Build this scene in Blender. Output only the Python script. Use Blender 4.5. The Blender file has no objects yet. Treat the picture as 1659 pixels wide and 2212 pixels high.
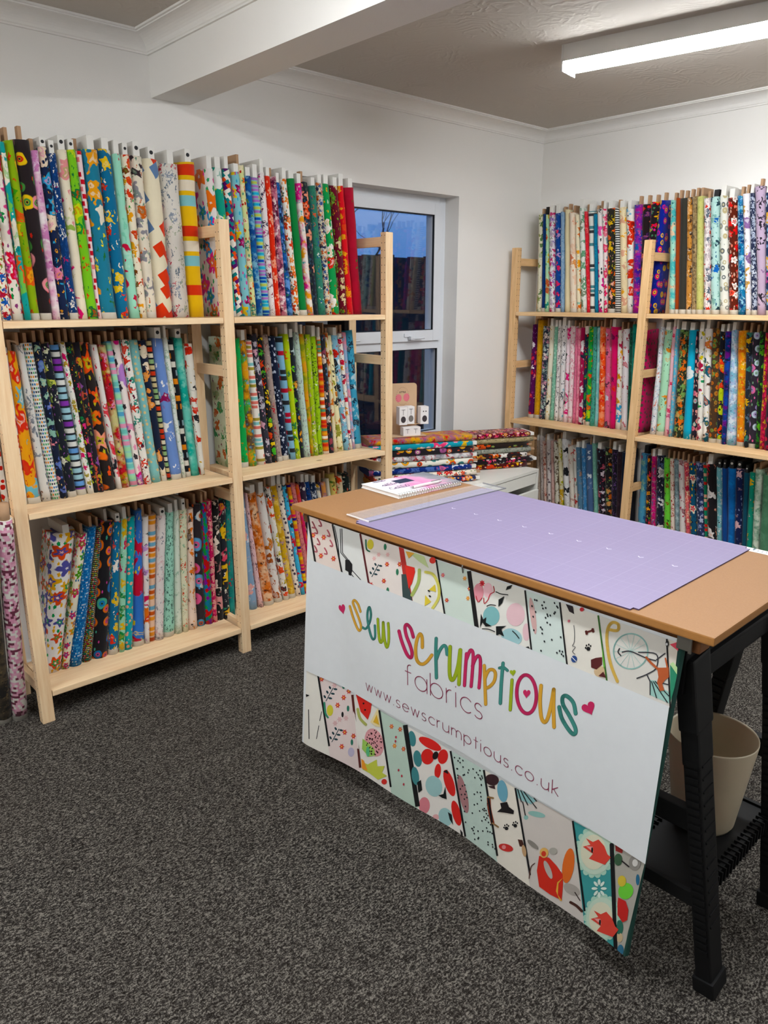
import bpy, bmesh, math, random
import numpy as np
from mathutils import Vector, Matrix

# ------------------------------------------------------------------ camera, world, lamps, exposure
S = bpy.context.scene
COL = S.collection
CAM = np.array([-4.0335, -2.9990, 1.5014]); YAW, PITCH, FPX = 42.385, 15.850, 1623.0
cd = bpy.data.cameras.new('camera'); cam = bpy.data.objects.new('camera', cd); COL.objects.link(cam)
cd.sensor_fit = 'HORIZONTAL'; cd.sensor_width = 36.0; cd.lens = FPX / 1659 * 36.0
cd.clip_start = 0.02; cd.clip_end = 60
_y, _p = math.radians(YAW), math.radians(PITCH)
FW = np.array([math.sin(_y) * math.cos(_p), math.cos(_y) * math.cos(_p), -math.sin(_p)])
RT = np.array([math.cos(_y), -math.sin(_y), 0.0]); UP = np.cross(RT, FW)
cam.matrix_world = Matrix(((RT[0], UP[0], -FW[0], CAM[0]), (RT[1], UP[1], -FW[1], CAM[1]), (RT[2], UP[2], -FW[2], CAM[2]), (0, 0, 0, 1)))
S.camera = cam
S.view_settings.view_transform = 'Standard'; S.view_settings.look = 'None'
S.view_settings.gamma = 1.0; S.view_settings.use_curve_mapping = False
S.view_settings.exposure = 2.32

LAMP = 15.0           # emission of the tube lights
w = bpy.data.worlds.new('dusk'); S.world = w; w.use_nodes = True
wn = w.node_tree.nodes; wl = w.node_tree.links
wn.clear()
wo = wn.new('ShaderNodeOutputWorld'); wb = wn.new('ShaderNodeBackground')
wt = wn.new('ShaderNodeTexCoord'); wz = wn.new('ShaderNodeSeparateXYZ'); wr = wn.new('ShaderNodeValToRGB')
wnz = wn.new('ShaderNodeTexNoise'); wnz.inputs['Scale'].default_value = 5; wnz.inputs['Detail'].default_value = 5
wma = wn.new('ShaderNodeMath'); wma.operation = 'MULTIPLY_ADD'; wma.inputs[1].default_value = .5
wl.new(wt.outputs['Generated'], wz.inputs[0]); wl.new(wt.outputs['Generated'], wnz.inputs['Vector'])
wl.new(wnz.outputs['Fac'], wma.inputs[0]); wl.new(wz.outputs['Z'], wma.inputs[2])
wl.new(wma.outputs[0], wr.inputs[0])
wr.color_ramp.elements[0].position = .22; wr.color_ramp.elements[0].color = (.035, .13, .38, 1)
wr.color_ramp.elements[1].position = .55; wr.color_ramp.elements[1].color = (.17, .30, .56, 1)
wl.new(wr.outputs[0], wb.inputs[0]); wb.inputs[1].default_value = .27
wl.new(wb.outputs[0], wo.inputs[0])

# ------------------------------------------------------------------ measuring helpers (pixel of the photograph -> point in the room)
def ray(px, py): return FW + RT * (px - 829.5) / FPX + UP * (1106 - py) / FPX
def hit(px, py, p0, n):
    d = ray(px, py); n = np.array(n, float); t = ((np.array(p0) - CAM) @ n) / (d @ n); return CAM + t * d
def on_x(px, py, X): return hit(px, py, (X, 0, 0), (1, 0, 0))
def on_y(px, py, Y): return hit(px, py, (0, Y, 0), (0, 1, 0))
def on_z(px, py, Z): return hit(px, py, (0, 0, Z), (0, 0, 1))
def col_x(px, Y, Z):      # X of the point of the line (y=Y, z=Z) seen in pixel column px
    n = FPX * RT - (px - 829.5) * FW; q = np.array([0, Y, Z]) - CAM; return -(q @ n) / n[0]
def col_y(px, X, Z):
    n = FPX * RT - (px - 829.5) * FW; q = np.array([X, 0, Z]) - CAM; return -(q @ n) / n[1]

# ------------------------------------------------------------------ node helpers
def lin(c):
    if isinstance(c, str):
        c = [int(c[i:i + 2], 16) / 255 for i in (0, 2, 4)]
        c = [v / 12.92 if v <= .04045 else ((v + .055) / 1.055) ** 2.4 for v in c]
    return (c[0], c[1], c[2], 1.0)
class NT:
    def __init__(s, t): s.t = t
    def n(s, typ, **k):
        nd = s.t.nodes.new(('Node' if typ in ('GroupInput', 'GroupOutput') else 'ShaderNode') + typ)
        for a, b in k.items(): setattr(nd, a, b)
        return nd
    def l(s, a, b): s.t.links.new(a, b)
    def setin(s, nd, i, v):
        if hasattr(v, 'is_output') or isinstance(v, bpy.types.NodeSocket): s.l(v, nd.inputs[i])
        elif v is not None: nd.inputs[i].default_value = v
    def m(s, op, a, b=None, c=None, clamp=False):
        nd = s.n('Math', operation=op); nd.use_clamp = clamp
        for i, v in enumerate((a, b, c)):
            if v is not None: s.setin(nd, i, v)
        return nd.outputs[0]
    def vm(s, op, a, b=None, sc=None):
        nd = s.n('VectorMath', operation=op)
        s.setin(nd, 0, a)
        if b is not None: s.setin(nd, 1, b)
        if sc is not None: s.setin(nd, 3, sc)
        return nd.outputs[1] if op in ('LENGTH', 'DISTANCE') else nd.outputs[0]
    def mix(s, f, a, b):
        nd = s.n('Mix', data_type='RGBA'); s.setin(nd, 0, f); s.setin(nd, 6, a); s.setin(nd, 7, b); return nd.outputs[2]
    def step(s, a, lo, hi):
        nd = s.n('MapRange'); nd.clamp = True
        s.setin(nd, 0, a); s.setin(nd, 1, lo); s.setin(nd, 2, hi); nd.inputs[3].default_value = 0; nd.inputs[4].default_value = 1
        return nd.outputs[0]
    def noise(s, vec, scale, detail=2, rough=.5, dims='3D'):
        nd = s.n('TexNoise', noise_dimensions=dims); s.setin(nd, 'Vector', vec); s.setin(nd, 'Scale', scale)
        nd.inputs['Detail'].default_value = detail; nd.inputs['Roughness'].default_value = rough; return nd
def material(name, color='cccccc', rough=.6, metal=0.0, spec=.4):
    m = bpy.data.materials.new(name); m.use_nodes = True
    b = m.node_tree.nodes['Principled BSDF']
    b.inputs['Base Color'].default_value = lin(color); b.inputs['Roughness'].default_value = rough
    b.inputs['Metallic'].default_value = metal; b.inputs['Specular IOR Level'].default_value = spec
    return m, NT(m.node_tree), b
def simple(name, color, rough=.6, metal=0.0, spec=.4, mottle=.06, scale=30, bump=0.0):
    m, t, b = material(name, color, rough, metal, spec)
    tc = t.n('TexCoord'); nz = t.noise(tc.outputs['Object'], scale, 3)
    c = lin(color); d = tuple(max(0, v * (1 - mottle)) for v in c[:3]) + (1,)
    e = tuple(min(1, v * (1 + mottle)) for v in c[:3]) + (1,)
    t.l(t.mix(nz.outputs['Fac'], d, e), b.inputs['Base Color'])
    if bump:
        bp = t.n('Bump'); bp.inputs['Strength'].default_value = bump; bp.inputs['Distance'].default_value = .002
        t.l(nz.outputs['Fac'], bp.inputs['Height']); t.l(bp.outputs[0], b.inputs['Normal'])
    return m

# printed-cloth node groups -------------------------------------------------
def group(name, ins):
    g = bpy.data.node_groups.new(name, 'ShaderNodeTree')
    for n, ty, dv in ins:
        sk = g.interface.new_socket(n, in_out='INPUT', socket_type='NodeSocket' + ty); sk.default_value = dv
    g.interface.new_socket('Color', in_out='OUTPUT', socket_type='NodeSocketColor')
    t = NT(g); gi = t.n('GroupInput'); go = t.n('GroupOutput'); return g, t, gi.outputs, go
K = (1, 1, 1, 1)
def layer(t, uv, scale, size, petal, dist, dens, seed, stretch=None):
    v = t.vm('ADD', uv, t.n('CombineXYZ').outputs[0])
    off = t.n('CombineXYZ'); t.setin(off, 0, seed); t.setin(off, 1, t.m('MULTIPLY', seed, 1.7))
    v = t.vm('ADD', uv, off.outputs[0])
    if stretch: v = t.vm('MULTIPLY', v, stretch)
    nz = t.noise(v, t.m('MULTIPLY', scale, 2.2), 1)
    dv = t.vm('SCALE', t.vm('SUBTRACT', nz.outputs['Color'], (.5, .5, .5)), sc=t.m('DIVIDE', dist, scale))
    vd = t.vm('ADD', v, dv)
    vo = t.n('TexVoronoi', voronoi_dimensions='2D'); t.l(vd, vo.inputs['Vector']); t.setin(vo, 'Scale', scale); vo.inputs['Randomness'].default_value = .8
    p = t.vm('SCALE', t.vm('SUBTRACT', vd, vo.outputs['Position']), sc=scale)
    sp = t.n('SeparateXYZ'); t.l(p, sp.inputs[0])
    ang = t.m('ARCTAN2', sp.outputs[1], sp.outputs[0])
    sc_ = t.n('SeparateColor'); t.l(vo.outputs['Color'], sc_.inputs[0])
    r, g, b = sc_.outputs[0], sc_.outputs[1], sc_.outputs[2]
    rad = t.m('MULTIPLY', t.m('MULTIPLY', size, t.m('MULTIPLY_ADD', g, .5, .7)),
              t.m('MULTIPLY_ADD', t.m('COSINE', t.m('MULTIPLY_ADD', ang, 5.0, t.m('MULTIPLY', r, 6.28))), petal, 1.0))
    ln = t.vm('LENGTH', p)
    q = t.m('DIVIDE', ln, rad)
    mask = t.m('MULTIPLY', t.step(q, 1.0, .88), t.m('LESS_THAN', b, dens))
    return mask, q, r, g
gp, t, gi, go = group('cloth_print', [('Base', 'Color', K), ('C1', 'Color', K), ('C2', 'Color', K), ('C3', 'Color', K), ('C4', 'Color', K),
    ('Scale', 'Float', 22.), ('Size', 'Float', .38), ('Petal', 'Float', .25), ('Distort', 'Float', .3), ('Density', 'Float', .8),
    ('Fine', 'Float', 60.), ('FineSize', 'Float', .2), ('FineDensity', 'Float', .5), ('Ring', 'Float', .5), ('Seed', 'Float', 0.)])
uv = t.n('TexCoord').outputs['UV']
fm, fq, fr, fg = layer(t, uv, gi['Fine'], gi['FineSize'], 0.15, gi['Distort'], gi['FineDensity'], t.m('ADD', gi['Seed'], 3.3), (1.0, .55, 1))
c = t.mix(t.m('GREATER_THAN', fr, .6), gi['C4'], gi['C3'])
c = t.mix(fm, gi['Base'], c)
mm, mq, mr, mg = layer(t, uv, gi['Scale'], gi['Size'], gi['Petal'], gi['Distort'], gi['Density'], gi['Seed'])
pc = t.mix(t.m('GREATER_THAN', mr, .38), gi['C1'], gi['C2']); pc = t.mix(t.m('GREATER_THAN', mr, .72), pc, gi['C3'])
inner = t.mix(t.m('GREATER_THAN', mg, .5), gi['C4'], gi['C2'])
ringm = t.m('MULTIPLY', t.m('MULTIPLY', t.step(mq, .52, .44), t.m('SUBTRACT', 1.0, t.step(mq, .26, .18))), gi['Ring'])
pc = t.mix(ringm, pc, inner)
pc = t.mix(t.m('MULTIPLY', t.step(mq, .2, .14), gi['Ring']), pc, gi['Base'])
c = t.mix(mm, c, pc)
t.l(c, go.inputs[0])
gw, t, gi, go = group('cloth_wash', [('Base', 'Color', K), ('C1', 'Color', K), ('C2', 'Color', K), ('C3', 'Color', K), ('C4', 'Color', K), ('Scale', 'Float', 9.), ('Seed', 'Float', 0.)])
uv = t.n('TexCoord').outputs['UV']; off = t.n('CombineXYZ'); t.l(gi['Seed'], off.inputs[0]); t.l(gi['Seed'], off.inputs[1]); v = t.vm('ADD', uv, off.outputs[0])
a = t.noise(v, gi['Scale'], 3, .6); b_ = t.noise(t.vm('ADD', v, (5.3, 1.1, 0)), t.m('MULTIPLY', gi['Scale'], 1.6), 3, .6); d_ = t.noise(t.vm('ADD', v, (1.3, 7.1, 0)), t.m('MULTIPLY', gi['Scale'], 3), 4, .7)
c = t.mix(t.step(a.outputs[0], .44, .56), gi['Base'], gi['C1']); c = t.mix(t.step(b_.outputs[0], .52, .6), c, gi['C2'])
c = t.mix(t.step(d_.outputs[0], .56, .64), c, gi['C3']); c = t.mix(t.step(t.noise(t.vm('ADD', v, (9, 2, 0)), t.m('MULTIPLY', gi['Scale'], 5), 2).outputs[0], .62, .68), c, gi['C4'])
t.l(c, go.inputs[0])
gb, t, gi, go = group('cloth_bands', [('Base', 'Color', K), ('C1', 'Color', K), ('C2', 'Color', K), ('C3', 'Color', K), ('C4', 'Color', K), ('Rows', 'Float', 20.), ('Cols', 'Float', 30.), ('Gap', 'Float', .2), ('GapX', 'Float', .2), ('Rot', 'Float', 0.), ('Seed', 'Float', 0.)])
uv = t.n('TexCoord').outputs['UV']; sp = t.n('SeparateXYZ'); t.l(uv, sp.inputs[0])
U_ = t.m('MULTIPLY_ADD', sp.outputs[1], gi['Rot'], sp.outputs[0]); V_ = t.m('SUBTRACT', sp.outputs[1], t.m('MULTIPLY', sp.outputs[0], gi['Rot']))
ry = t.m('ADD', t.m('MULTIPLY', V_, gi['Rows']), gi['Seed']); fy = t.m('FLOOR', ry)
rx = t.m('ADD', t.m('MULTIPLY', U_, gi['Cols']), t.m('MULTIPLY', fy, .5)); fx = t.m('FLOOR', rx)
cv = t.n('CombineXYZ'); t.l(fx, cv.inputs[0]); t.l(fy, cv.inputs[1]); wnn = t.n('TexWhiteNoise', noise_dimensions='2D'); t.l(cv.outputs[0], wnn.inputs['Vector'])
rv = wnn.outputs['Value']
c = t.mix(t.m('GREATER_THAN', rv, .28), gi['C1'], gi['C2']); c = t.mix(t.m('GREATER_THAN', rv, .52), c, gi['C3']); c = t.mix(t.m('GREATER_THAN', rv, .76), c, gi['C4'])
gy = t.m('ABSOLUTE', t.m('SUBTRACT', t.m('FRACT', ry), .5)); gx = t.m('ABSOLUTE', t.m('SUBTRACT', t.m('FRACT', rx), .5))
lim = t.m('SUBTRACT', .5, t.m('MULTIPLY', gi['Gap'], .5)); limx = t.m('SUBTRACT', .501, t.m('MULTIPLY', gi['GapX'], .5))
c = t.mix(t.m('MULTIPLY', t.m('LESS_THAN', gy, lim), t.m('LESS_THAN', gx, limx)), gi['Base'], c)
t.l(c, go.inputs[0])

# style letter -> group and parameters (Scale, Size, Petal, Distort, Density, Fine, FineSize, FineDensity, Ring)
STY = {'f': (27, .40, .28, .25, .85, 75, .26, .75, .9), 'F': (17, .42, .30, .30, .9, 60, .26, .8, 1.0), 'b': (23, .37, .18, 1.1, .8, 70, .22, .5, .3),
       'B': (13, .41, .15, 1.3, .85, 60, .25, .5, .6), 'd': (42, .26, 0., .1, .9, 95, .14, .25, .0), 'D': (22, .36, 0., .1, .95, 60, .2, .3, 1.0),
       's': (30, .20, .4, 1.6, .7, 85, .30, .8, .0), 'S': (20, .26, .5, 1.8, .7, 48, .26, .7, .0), 'l': (36, .42, .35, 1.0, 1.0, 80, .3, .9, .2),
       'o': (20, .0, 0, 0, .0, 60, .0, .0, 0)}
_seed = random.Random(11)
def cloth(name, sty, base, cols, k=1.0, selvedge=False):
    m, t, b = material(name, base, .85, 0, .12)
    b.inputs['Sheen Weight'].default_value = .12
    cs = [lin(x) for x in cols.split(',')]
    while len(cs) < 4: cs.append(cs[-1] if len(cs) % 2 else cs[0])
    g = t.n('Group')
    if sty in STY:
        g.node_tree = gp; P = STY[sty]
        for nm, vv in zip(('Scale', 'Size', 'Petal', 'Distort', 'Density', 'Fine', 'FineSize', 'FineDensity', 'Ring'), P): g.inputs[nm].default_value = vv
        g.inputs['Scale'].default_value = P[0] / k; g.inputs['Fine'].default_value = P[5] / k
    elif sty == 'w': g.node_tree = gw; g.inputs['Scale'].default_value = 11 / k
    else:
        g.node_tree = gb; R_, C_, gy_, gx_, rt_ = {'n': (22, 5, .3, .0, 0), 'N': (62, .5, .5, .0, 0), 'T': (75, 130, .45, .35, 0), 'g': (60, 60, .35, .35, 0), 'G': (30, 30, .0, .0, 0), 'X': (16, 16, .0, .0, .62)}[sty]
        g.inputs['Rows'].default_value = R_ / k; g.inputs['Cols'].default_value = C_ / k; g.inputs['Gap'].default_value = gy_; g.inputs['GapX'].default_value = gx_; g.inputs['Rot'].default_value = rt_
    g.inputs['Base'].default_value = lin(base)
    for i in range(4): g.inputs['C%d' % (i + 1)].default_value = cs[i]
    g.inputs['Seed'].default_value = _seed.uniform(0, 30)
    col = g.outputs[0]
    tc = t.n('TexCoord'); nz = t.noise(tc.outputs['UV'], 14, 3, .6)
    mu = t.n('Mix', data_type='RGBA', blend_type='MULTIPLY'); mu.inputs[0].default_value = 1.0
    t.l(col, mu.inputs[6]); t.l(t.mix(nz.outputs[0], (.86, .86, .86, 1), (1.0, 1.0, 1.0, 1)), mu.inputs[7]); col = mu.outputs[2]
    if selvedge:
        sp = t.n('SeparateXYZ'); t.l(tc.outputs['UV'], sp.inputs[0])
        col = t.mix(t.m('LESS_THAN', sp.outputs[1], .022), col, lin('dcdad2'))
    hs = t.n('HueSaturation'); hs.inputs['Saturation'].default_value = 1.16; hs.inputs['Value'].default_value = .9; t.l(col, hs.inputs['Color']); col = hs.outputs[0]
    t.l(col, b.inputs['Base Color'])
    wv = t.noise(t.vm('MULTIPLY', tc.outputs['UV'], (1, .25, 1)), 55, 2); bp = t.n('Bump'); bp.inputs['Strength'].default_value = .35; bp.inputs['Distance'].default_value = .004
    t.l(wv.outputs[0], bp.inputs['Height']); t.l(bp.outputs[0], b.inputs['Normal'])
    return m

# ------------------------------------------------------------------ mesh helpers
def mesh_obj(name, bm, mats, parent=None, smooth=False, recalc=True):
    if recalc: bmesh.ops.recalc_face_normals(bm, faces=bm.faces[:])
    me = bpy.data.meshes.new(name); bm.to_mesh(me); bm.free()
    for mm_ in (mats if isinstance(mats, (list, tuple)) else [mats]): me.materials.append(mm_)
    if smooth:
        for p in me.polygons: p.use_smooth = True
    o = bpy.data.objects.new(name, me); COL.objects.link(o)
    if parent is not None: o.parent = parent
    return o
def empty(name, loc=(0, 0, 0), label=None, cat=None, group=None, kind=None, rz=0.0, parent=None):
    o = bpy.data.objects.new(name, None); COL.objects.link(o); o.location = loc; o.rotation_euler = (0, 0, rz); o.empty_display_size = .05
    tag(o, label, cat, group, kind)
    if parent is not None: o.parent = parent
    return o
def tag(o, label=None, cat=None, group=None, kind=None):
    if label: o['label'] = label
    if cat: o['category'] = cat
    if group: o['group'] = group
    if kind: o['kind'] = kind
    return o
def box(bm, a, b, mi=0, bev=0.0, M=None):
    x0, y0, z0 = [min(a[i], b[i]) for i in range(3)]; x1, y1, z1 = [max(a[i], b[i]) for i in range(3)]
    r = bmesh.ops.create_cube(bm, size=1.0); vs = r['verts']
    for v in vs: v.co = Vector((x0 + (v.co.x + .5) * (x1 - x0), y0 + (v.co.y + .5) * (y1 - y0), z0 + (v.co.z + .5) * (z1 - z0)))
    if M is not None:
        for v in vs: v.co = M @ v.co
    fs = set(f for v in vs for f in v.link_faces)
    for f in fs: f.material_index = mi
    if bev > 0:
        es = list(set(e for v in vs for e in v.link_edges))
        r2 = bmesh.ops.bevel(bm, geom=es, offset=bev, segments=2, affect='EDGES', profile=.7)
        for f in r2['faces']: f.material_index = mi
    return fs
def beam_between(bm, p, q, wx, wy, mi=0, bev=0.0, side=Vector((1, 0, 0))):
    p, q = Vector(p), Vector(q); z = (q - p); L = z.length; z.normalize()
    y = z.cross(side).normalized(); x = y.cross(z).normalized()
    M = Matrix(((x.x, y.x, z.x, p.x), (x.y, y.y, z.y, p.y), (x.z, y.z, z.z, p.z), (0, 0, 0, 1)))
    return box(bm, (-wx / 2, -wy / 2, 0), (wx / 2, wy / 2, L), mi, bev, M)
def tube(bm, pts, r, seg=8, mi=0, cap=True):
    pts = [Vector(p) for p in pts]; rings = []
    rr = r if isinstance(r, (list, tuple)) else [r] * len(pts)
    prev = None
    for i, p in enumerate(pts):
        d = (pts[min(i + 1, len(pts) - 1)] - pts[max(i - 1, 0)]).normalized()
        a = Vector((0, 0, 1)) if abs(d.z) < .9 else Vector((1, 0, 0))
        u = d.cross(a).normalized() if prev is None else (prev - d * prev.dot(d)).normalized()
        prev = u; v = d.cross(u)
        rings.append([bm.verts.new(p + (u * math.cos(2 * math.pi * k / seg) + v * math.sin(2 * math.pi * k / seg)) * rr[i]) for k in range(seg)])
    for a, b in zip(rings, rings[1:]):
        for k in range(seg):
            f = bm.faces.new((a[k], a[(k + 1) % seg], b[(k + 1) % seg], b[k])); f.material_index = mi
    if cap:
        for rg in (rings[0], rings[-1]): bm.faces.new(rg).material_index = mi
def lathe(bm, prof, seg=32, mi=0, M=None):
    rings = []
    for r, z in prof:
        rings.append([bm.verts.new(Vector((r * math.cos(2 * math.pi * k / seg), r * math.sin(2 * math.pi * k / seg), z))) for k in range(seg)])
    for a, b in zip(rings, rings[1:]):
        for k in range(seg): bm.faces.new((a[k], a[(k + 1) % seg], b[(k + 1) % seg], b[k])).material_index = mi
    if M is not None:
        for rg in rings:
            for v in rg: v.co = M @ v.co
    return rings
def children(o): return [c for c in bpy.data.objects if c.parent == o]

# ------------------------------------------------------------------ parts placed in world coordinates under a parent
def wmat(o):
    M = Matrix.Translation(o.location) @ o.rotation_euler.to_matrix().to_4x4()
    return wmat(o.parent) @ M if o.parent is not None else M
def part(name, bm, mats, parent, smooth=False, origin=None, label=None):
    P = wmat(parent)
    if origin is None: inv = P.inverted(); loc = None
    else: inv = Matrix.Translation(-Vector(origin)); loc = P.inverted() @ Vector(origin)
    if origin is not None and any(abs(a) > 1e-6 for a in P.to_euler()):
        R = P.to_3x3().to_4x4(); inv = R.inverted() @ inv
    for v in bm.verts: v.co = inv @ v.co
    o = mesh_obj(name, bm, mats, parent, smooth)
    if loc is not None: o.location = loc
    if label: o['label'] = label
    return o

# ------------------------------------------------------------------ materials of the place
def mat_wall(name, color):
    m, t, b = material(name, color, .85, 0, .15)
    tc = t.n('TexCoord'); n1 = t.noise(tc.outputs['Object'], 260, 3); n2 = t.noise(tc.outputs['Object'], 2.5, 3)
    c = lin(color); t.l(t.mix(n2.outputs[0], tuple(v * .96 for v in c[:3]) + (1,), c), b.inputs['Base Color'])
    bp = t.n('Bump'); bp.inputs['Strength'].default_value = .25; bp.inputs['Distance'].default_value = .0015
    t.l(n1.outputs[0], bp.inputs['Height']); t.l(bp.outputs[0], b.inputs['Normal']); return m
M_wall = mat_wall('painted_wall', 'eae7e2')
M_trim = simple('white_paint', 'e6e3de', .6, mottle=.02)
M_upvc = simple('white_upvc', 'dcdfe4', .35, mottle=.01)
def mat_ceiling():      # artex: fans of combed ridges
    m, t, b = material('artex_ceiling', 'c4bdb4', .9, 0, .1)
    tc = t.n('TexCoord'); p = tc.outputs['Object']
    nz = t.noise(p, 2.2, 2); pd = t.vm('ADD', p, t.vm('SCALE', nz.outputs['Color'], sc=.25))
    vo = t.n('TexVoronoi', voronoi_dimensions='2D'); t.l(pd, vo.inputs['Vector']); vo.inputs['Scale'].default_value = 3.0
    d = t.vm('SUBTRACT', pd, t.vm('SCALE', vo.outputs['Position'], sc=1.0))
    sd = t.n('SeparateXYZ'); t.l(d, sd.inputs[0]); an = t.m('ARCTAN2', sd.outputs[1], sd.outputs[0])
    rl = t.vm('LENGTH', d)
    wv = t.m('SINE', t.m('ADD', t.m('MULTIPLY', rl, 620.0), t.m('MULTIPLY', t.noise(pd, 18, 2).outputs[0], 16.0)))
    wv = t.m('MULTIPLY', t.m('POWER', t.m('MULTIPLY_ADD', wv, .5, .5), 2.0), t.step(t.noise(pd, 5, 2).outputs[0], .38, .6))
    bp = t.n('Bump'); bp.inputs['Strength'].default_value = .4; bp.inputs['Distance'].default_value = .003
    t.l(wv, bp.inputs['Height']); t.l(bp.outputs[0], b.inputs['Normal']); return m
M_ceil = mat_ceiling()
def mat_carpet():
    m, t, b = material('charcoal_carpet', '3a3836', .95, 0, .05)
    p = t.n('TexCoord').outputs['Object']
    wr = t.noise(p, 40, 2); pd = t.vm('ADD', p, t.vm('SCALE', wr.outputs['Color'], sc=.012))
    a = t.noise(t.vm('MULTIPLY', pd, (1, .45, 1)), 420, 3, .75); f = t.noise(t.vm('MULTIPLY', pd, (.5, 1, 1)), 240, 2, .6)
    big = t.noise(p, 1.6, 3)
    r = t.n('ValToRGB'); t.l(t.m('MULTIPLY_ADD', f.outputs[0], .5, t.m('MULTIPLY', a.outputs[0], .5)), r.inputs[0])
    e = r.color_ramp.elements; e[0].position = .42; e[0].color = lin('0e0d0d'); e[1].position = .60; e[1].color = lin('9c968c')
    x = e.new(.5); x.color = lin('43403d')
    c = t.mix(t.m('MULTIPLY', big.outputs[0], .4), r.outputs[0], lin('4a4038'))
    t.l(c, b.inputs['Base Color'])
    bp = t.n('Bump'); bp.inputs['Strength'].default_value = 1.0; bp.inputs['Distance'].default_value = .006
    t.l(a.outputs[0], bp.inputs['Height']); t.l(bp.outputs[0], b.inputs['Normal']); return m
M_carpet = mat_carpet()
def mat_pine(name, axis, base='ecCFa6', dark='dcb183', holes=False):
    m, t, b = material(name, base, .5, 0, .3)
    p = t.n('TexCoord').outputs['Object']
    st = [9, 9, 9]; st[axis] = .7
    g = t.noise(t.vm('MULTIPLY', p, tuple(st)), 6, 4, .6); g2 = t.noise(t.vm('MULTIPLY', p, tuple(v * 5 for v in st)), 9, 2)
    c = t.mix(t.step(g.outputs[0], .35, .7), lin(base), lin(dark)); c = t.mix(t.m('MULTIPLY', g2.outputs[0], .25), c, lin('f4dcb8'))
    vo = t.n('TexVoronoi'); ks = [1.0, 1.0, 1.0]; ks[axis] = .35
    t.l(t.vm('MULTIPLY', p, tuple(ks)), vo.inputs['Vector']); vo.inputs['Scale'].default_value = 7.0
    sc = t.n('SeparateColor'); t.l(vo.outputs['Color'], sc.inputs[0])
    kn = t.m('MULTIPLY', t.step(vo.outputs['Distance'], .055, .03), t.m('LESS_THAN', sc.outputs[0], .55))
    c = t.mix(kn, c, lin('6d4120'))
    if holes:    # two columns of peg holes on the inner and outer faces of the posts
        s = t.n('SeparateXYZ'); t.l(p, s.inputs[0])
        zz = t.m('SUBTRACT', t.m('FRACT', t.m('DIVIDE', s.outputs[2], .032)), .5)
        yy = t.m('SUBTRACT', t.m('ABSOLUTE', s.outputs[holes - 1]), .010)
        d = t.m('SQRT', t.m('ADD', t.m('POWER', t.m('MULTIPLY', zz, .032), 2.0), t.m('POWER', yy, 2.0)))
        nn = t.n('SeparateXYZ'); t.l(t.n('TexCoord').outputs['Normal'], nn.inputs[0])
        side = t.m('GREATER_THAN', t.m('ABSOLUTE', nn.outputs[2 - holes]), .7)
        c = t.mix(t.m('MULTIPLY', t.m('LESS_THAN', d, .0022), side), c, lin('2a1a10'))
    t.l(c, b.inputs['Base Color']); return m
M_pine_x = mat_pine('pine_boards', 0); M_pine_y = mat_pine('pine_rails', 1)
M_pine_x2 = mat_pine('pine_boards_right', 1, 'e6bf8e', 'd0a066'); M_pine_y2 = mat_pine('pine_rails_right', 0, 'e2b580', 'c8975c')
M_post_plain = mat_pine('pine_post', 2); M_post_hole = mat_pine('pine_post_drilled', 2, holes=2)
M_post_plain2 = mat_pine('pine_post_right', 2, 'e4b985', 'ca9a60'); M_post_hole2 = mat_pine('pine_post_right_drilled', 2, 'e4b985', 'ca9a60', holes=1)

# ------------------------------------------------------------------ room shell (window wall y=0, right wall x=0)
CEIL = 2.452; XW0, YW0 = -6.0, -6.2
WX0, WX1, WZ0, WZ1 = -1.94, -.738, .70, 2.041      # window opening
bm = bmesh.new(); box(bm, (XW0, YW0, -.1), (0, 0, 0)); f_ = mesh_obj('floor', bm, M_carpet); tag(f_, kind='structure')
bm = bmesh.new(); box(bm, (XW0, YW0, CEIL), (0, 0, CEIL + .1)); tag(mesh_obj('ceiling', bm, M_ceil), kind='structure')
bm = bmesh.new()
box(bm, (XW0, 0, 0), (WX0, .25, CEIL)); box(bm, (WX1, 0, 0), (.25, .25, CEIL)); box(bm, (WX0, 0, 0), (WX1, .25, WZ0)); box(bm, (WX0, 0, WZ1), (WX1, .25, CEIL))
tag(mesh_obj('wall_back', bm, M_wall), kind='structure')
bm = bmesh.new(); box(bm, (0, YW0, 0), (.25, 0, CEIL)); tag(mesh_obj('wall_right', bm, M_wall), kind='structure')
bm = bmesh.new(); box(bm, (XW0 - .2, YW0, 0), (XW0, .25, CEIL)); tag(mesh_obj('wall_left', bm, M_wall), kind='structure')
bm = bmesh.new(); box(bm, (XW0, YW0 - .2, 0), (.25, YW0, CEIL)); tag(mesh_obj('wall_front', bm, M_wall), kind='structure')
BX0, BX1, BZ = -2.5165, -2.3523, 2.249
bm = bmesh.new(); box(bm, (BX0, YW0, BZ), (BX1, 0, CEIL)); tag(mesh_obj('ceiling_beam', bm, M_wall), kind='structure')
def cornice(bm, a, b, inward, mi=(1, 1)):
    # coved strip between a and b along the wall; inward = unit vector into the room
    a, b, n = Vector(a), Vector(b), Vector(inward); P = .09; H = .0585; d = (b - a).normalized()
    prof = [(0, 0), (0, -H), (.009, -H), (.009, -H + .006)] + [(.012 + (P - .026) * (1 - math.cos(q)), -H + .009 + (H - .020) * math.sin(q)) for q in [i * math.pi / 2 / 8 for i in range(9)]] + [(P - .009, -.011), (P - .009, -.007), (P, -.007), (P, 0)]
    rows = []
    for o_, s in ((a, mi[0]), (b, -mi[1])):
        rows.append([bm.verts.new(o_ + n * u + Vector((0, 0, CEIL + v)) + d * (s * u)) for u, v in prof])
    for i in range(len(prof) - 1): bm.faces.new((rows[0][i], rows[0][i + 1], rows[1][i + 1], rows[1][i]))
ci = 0
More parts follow.
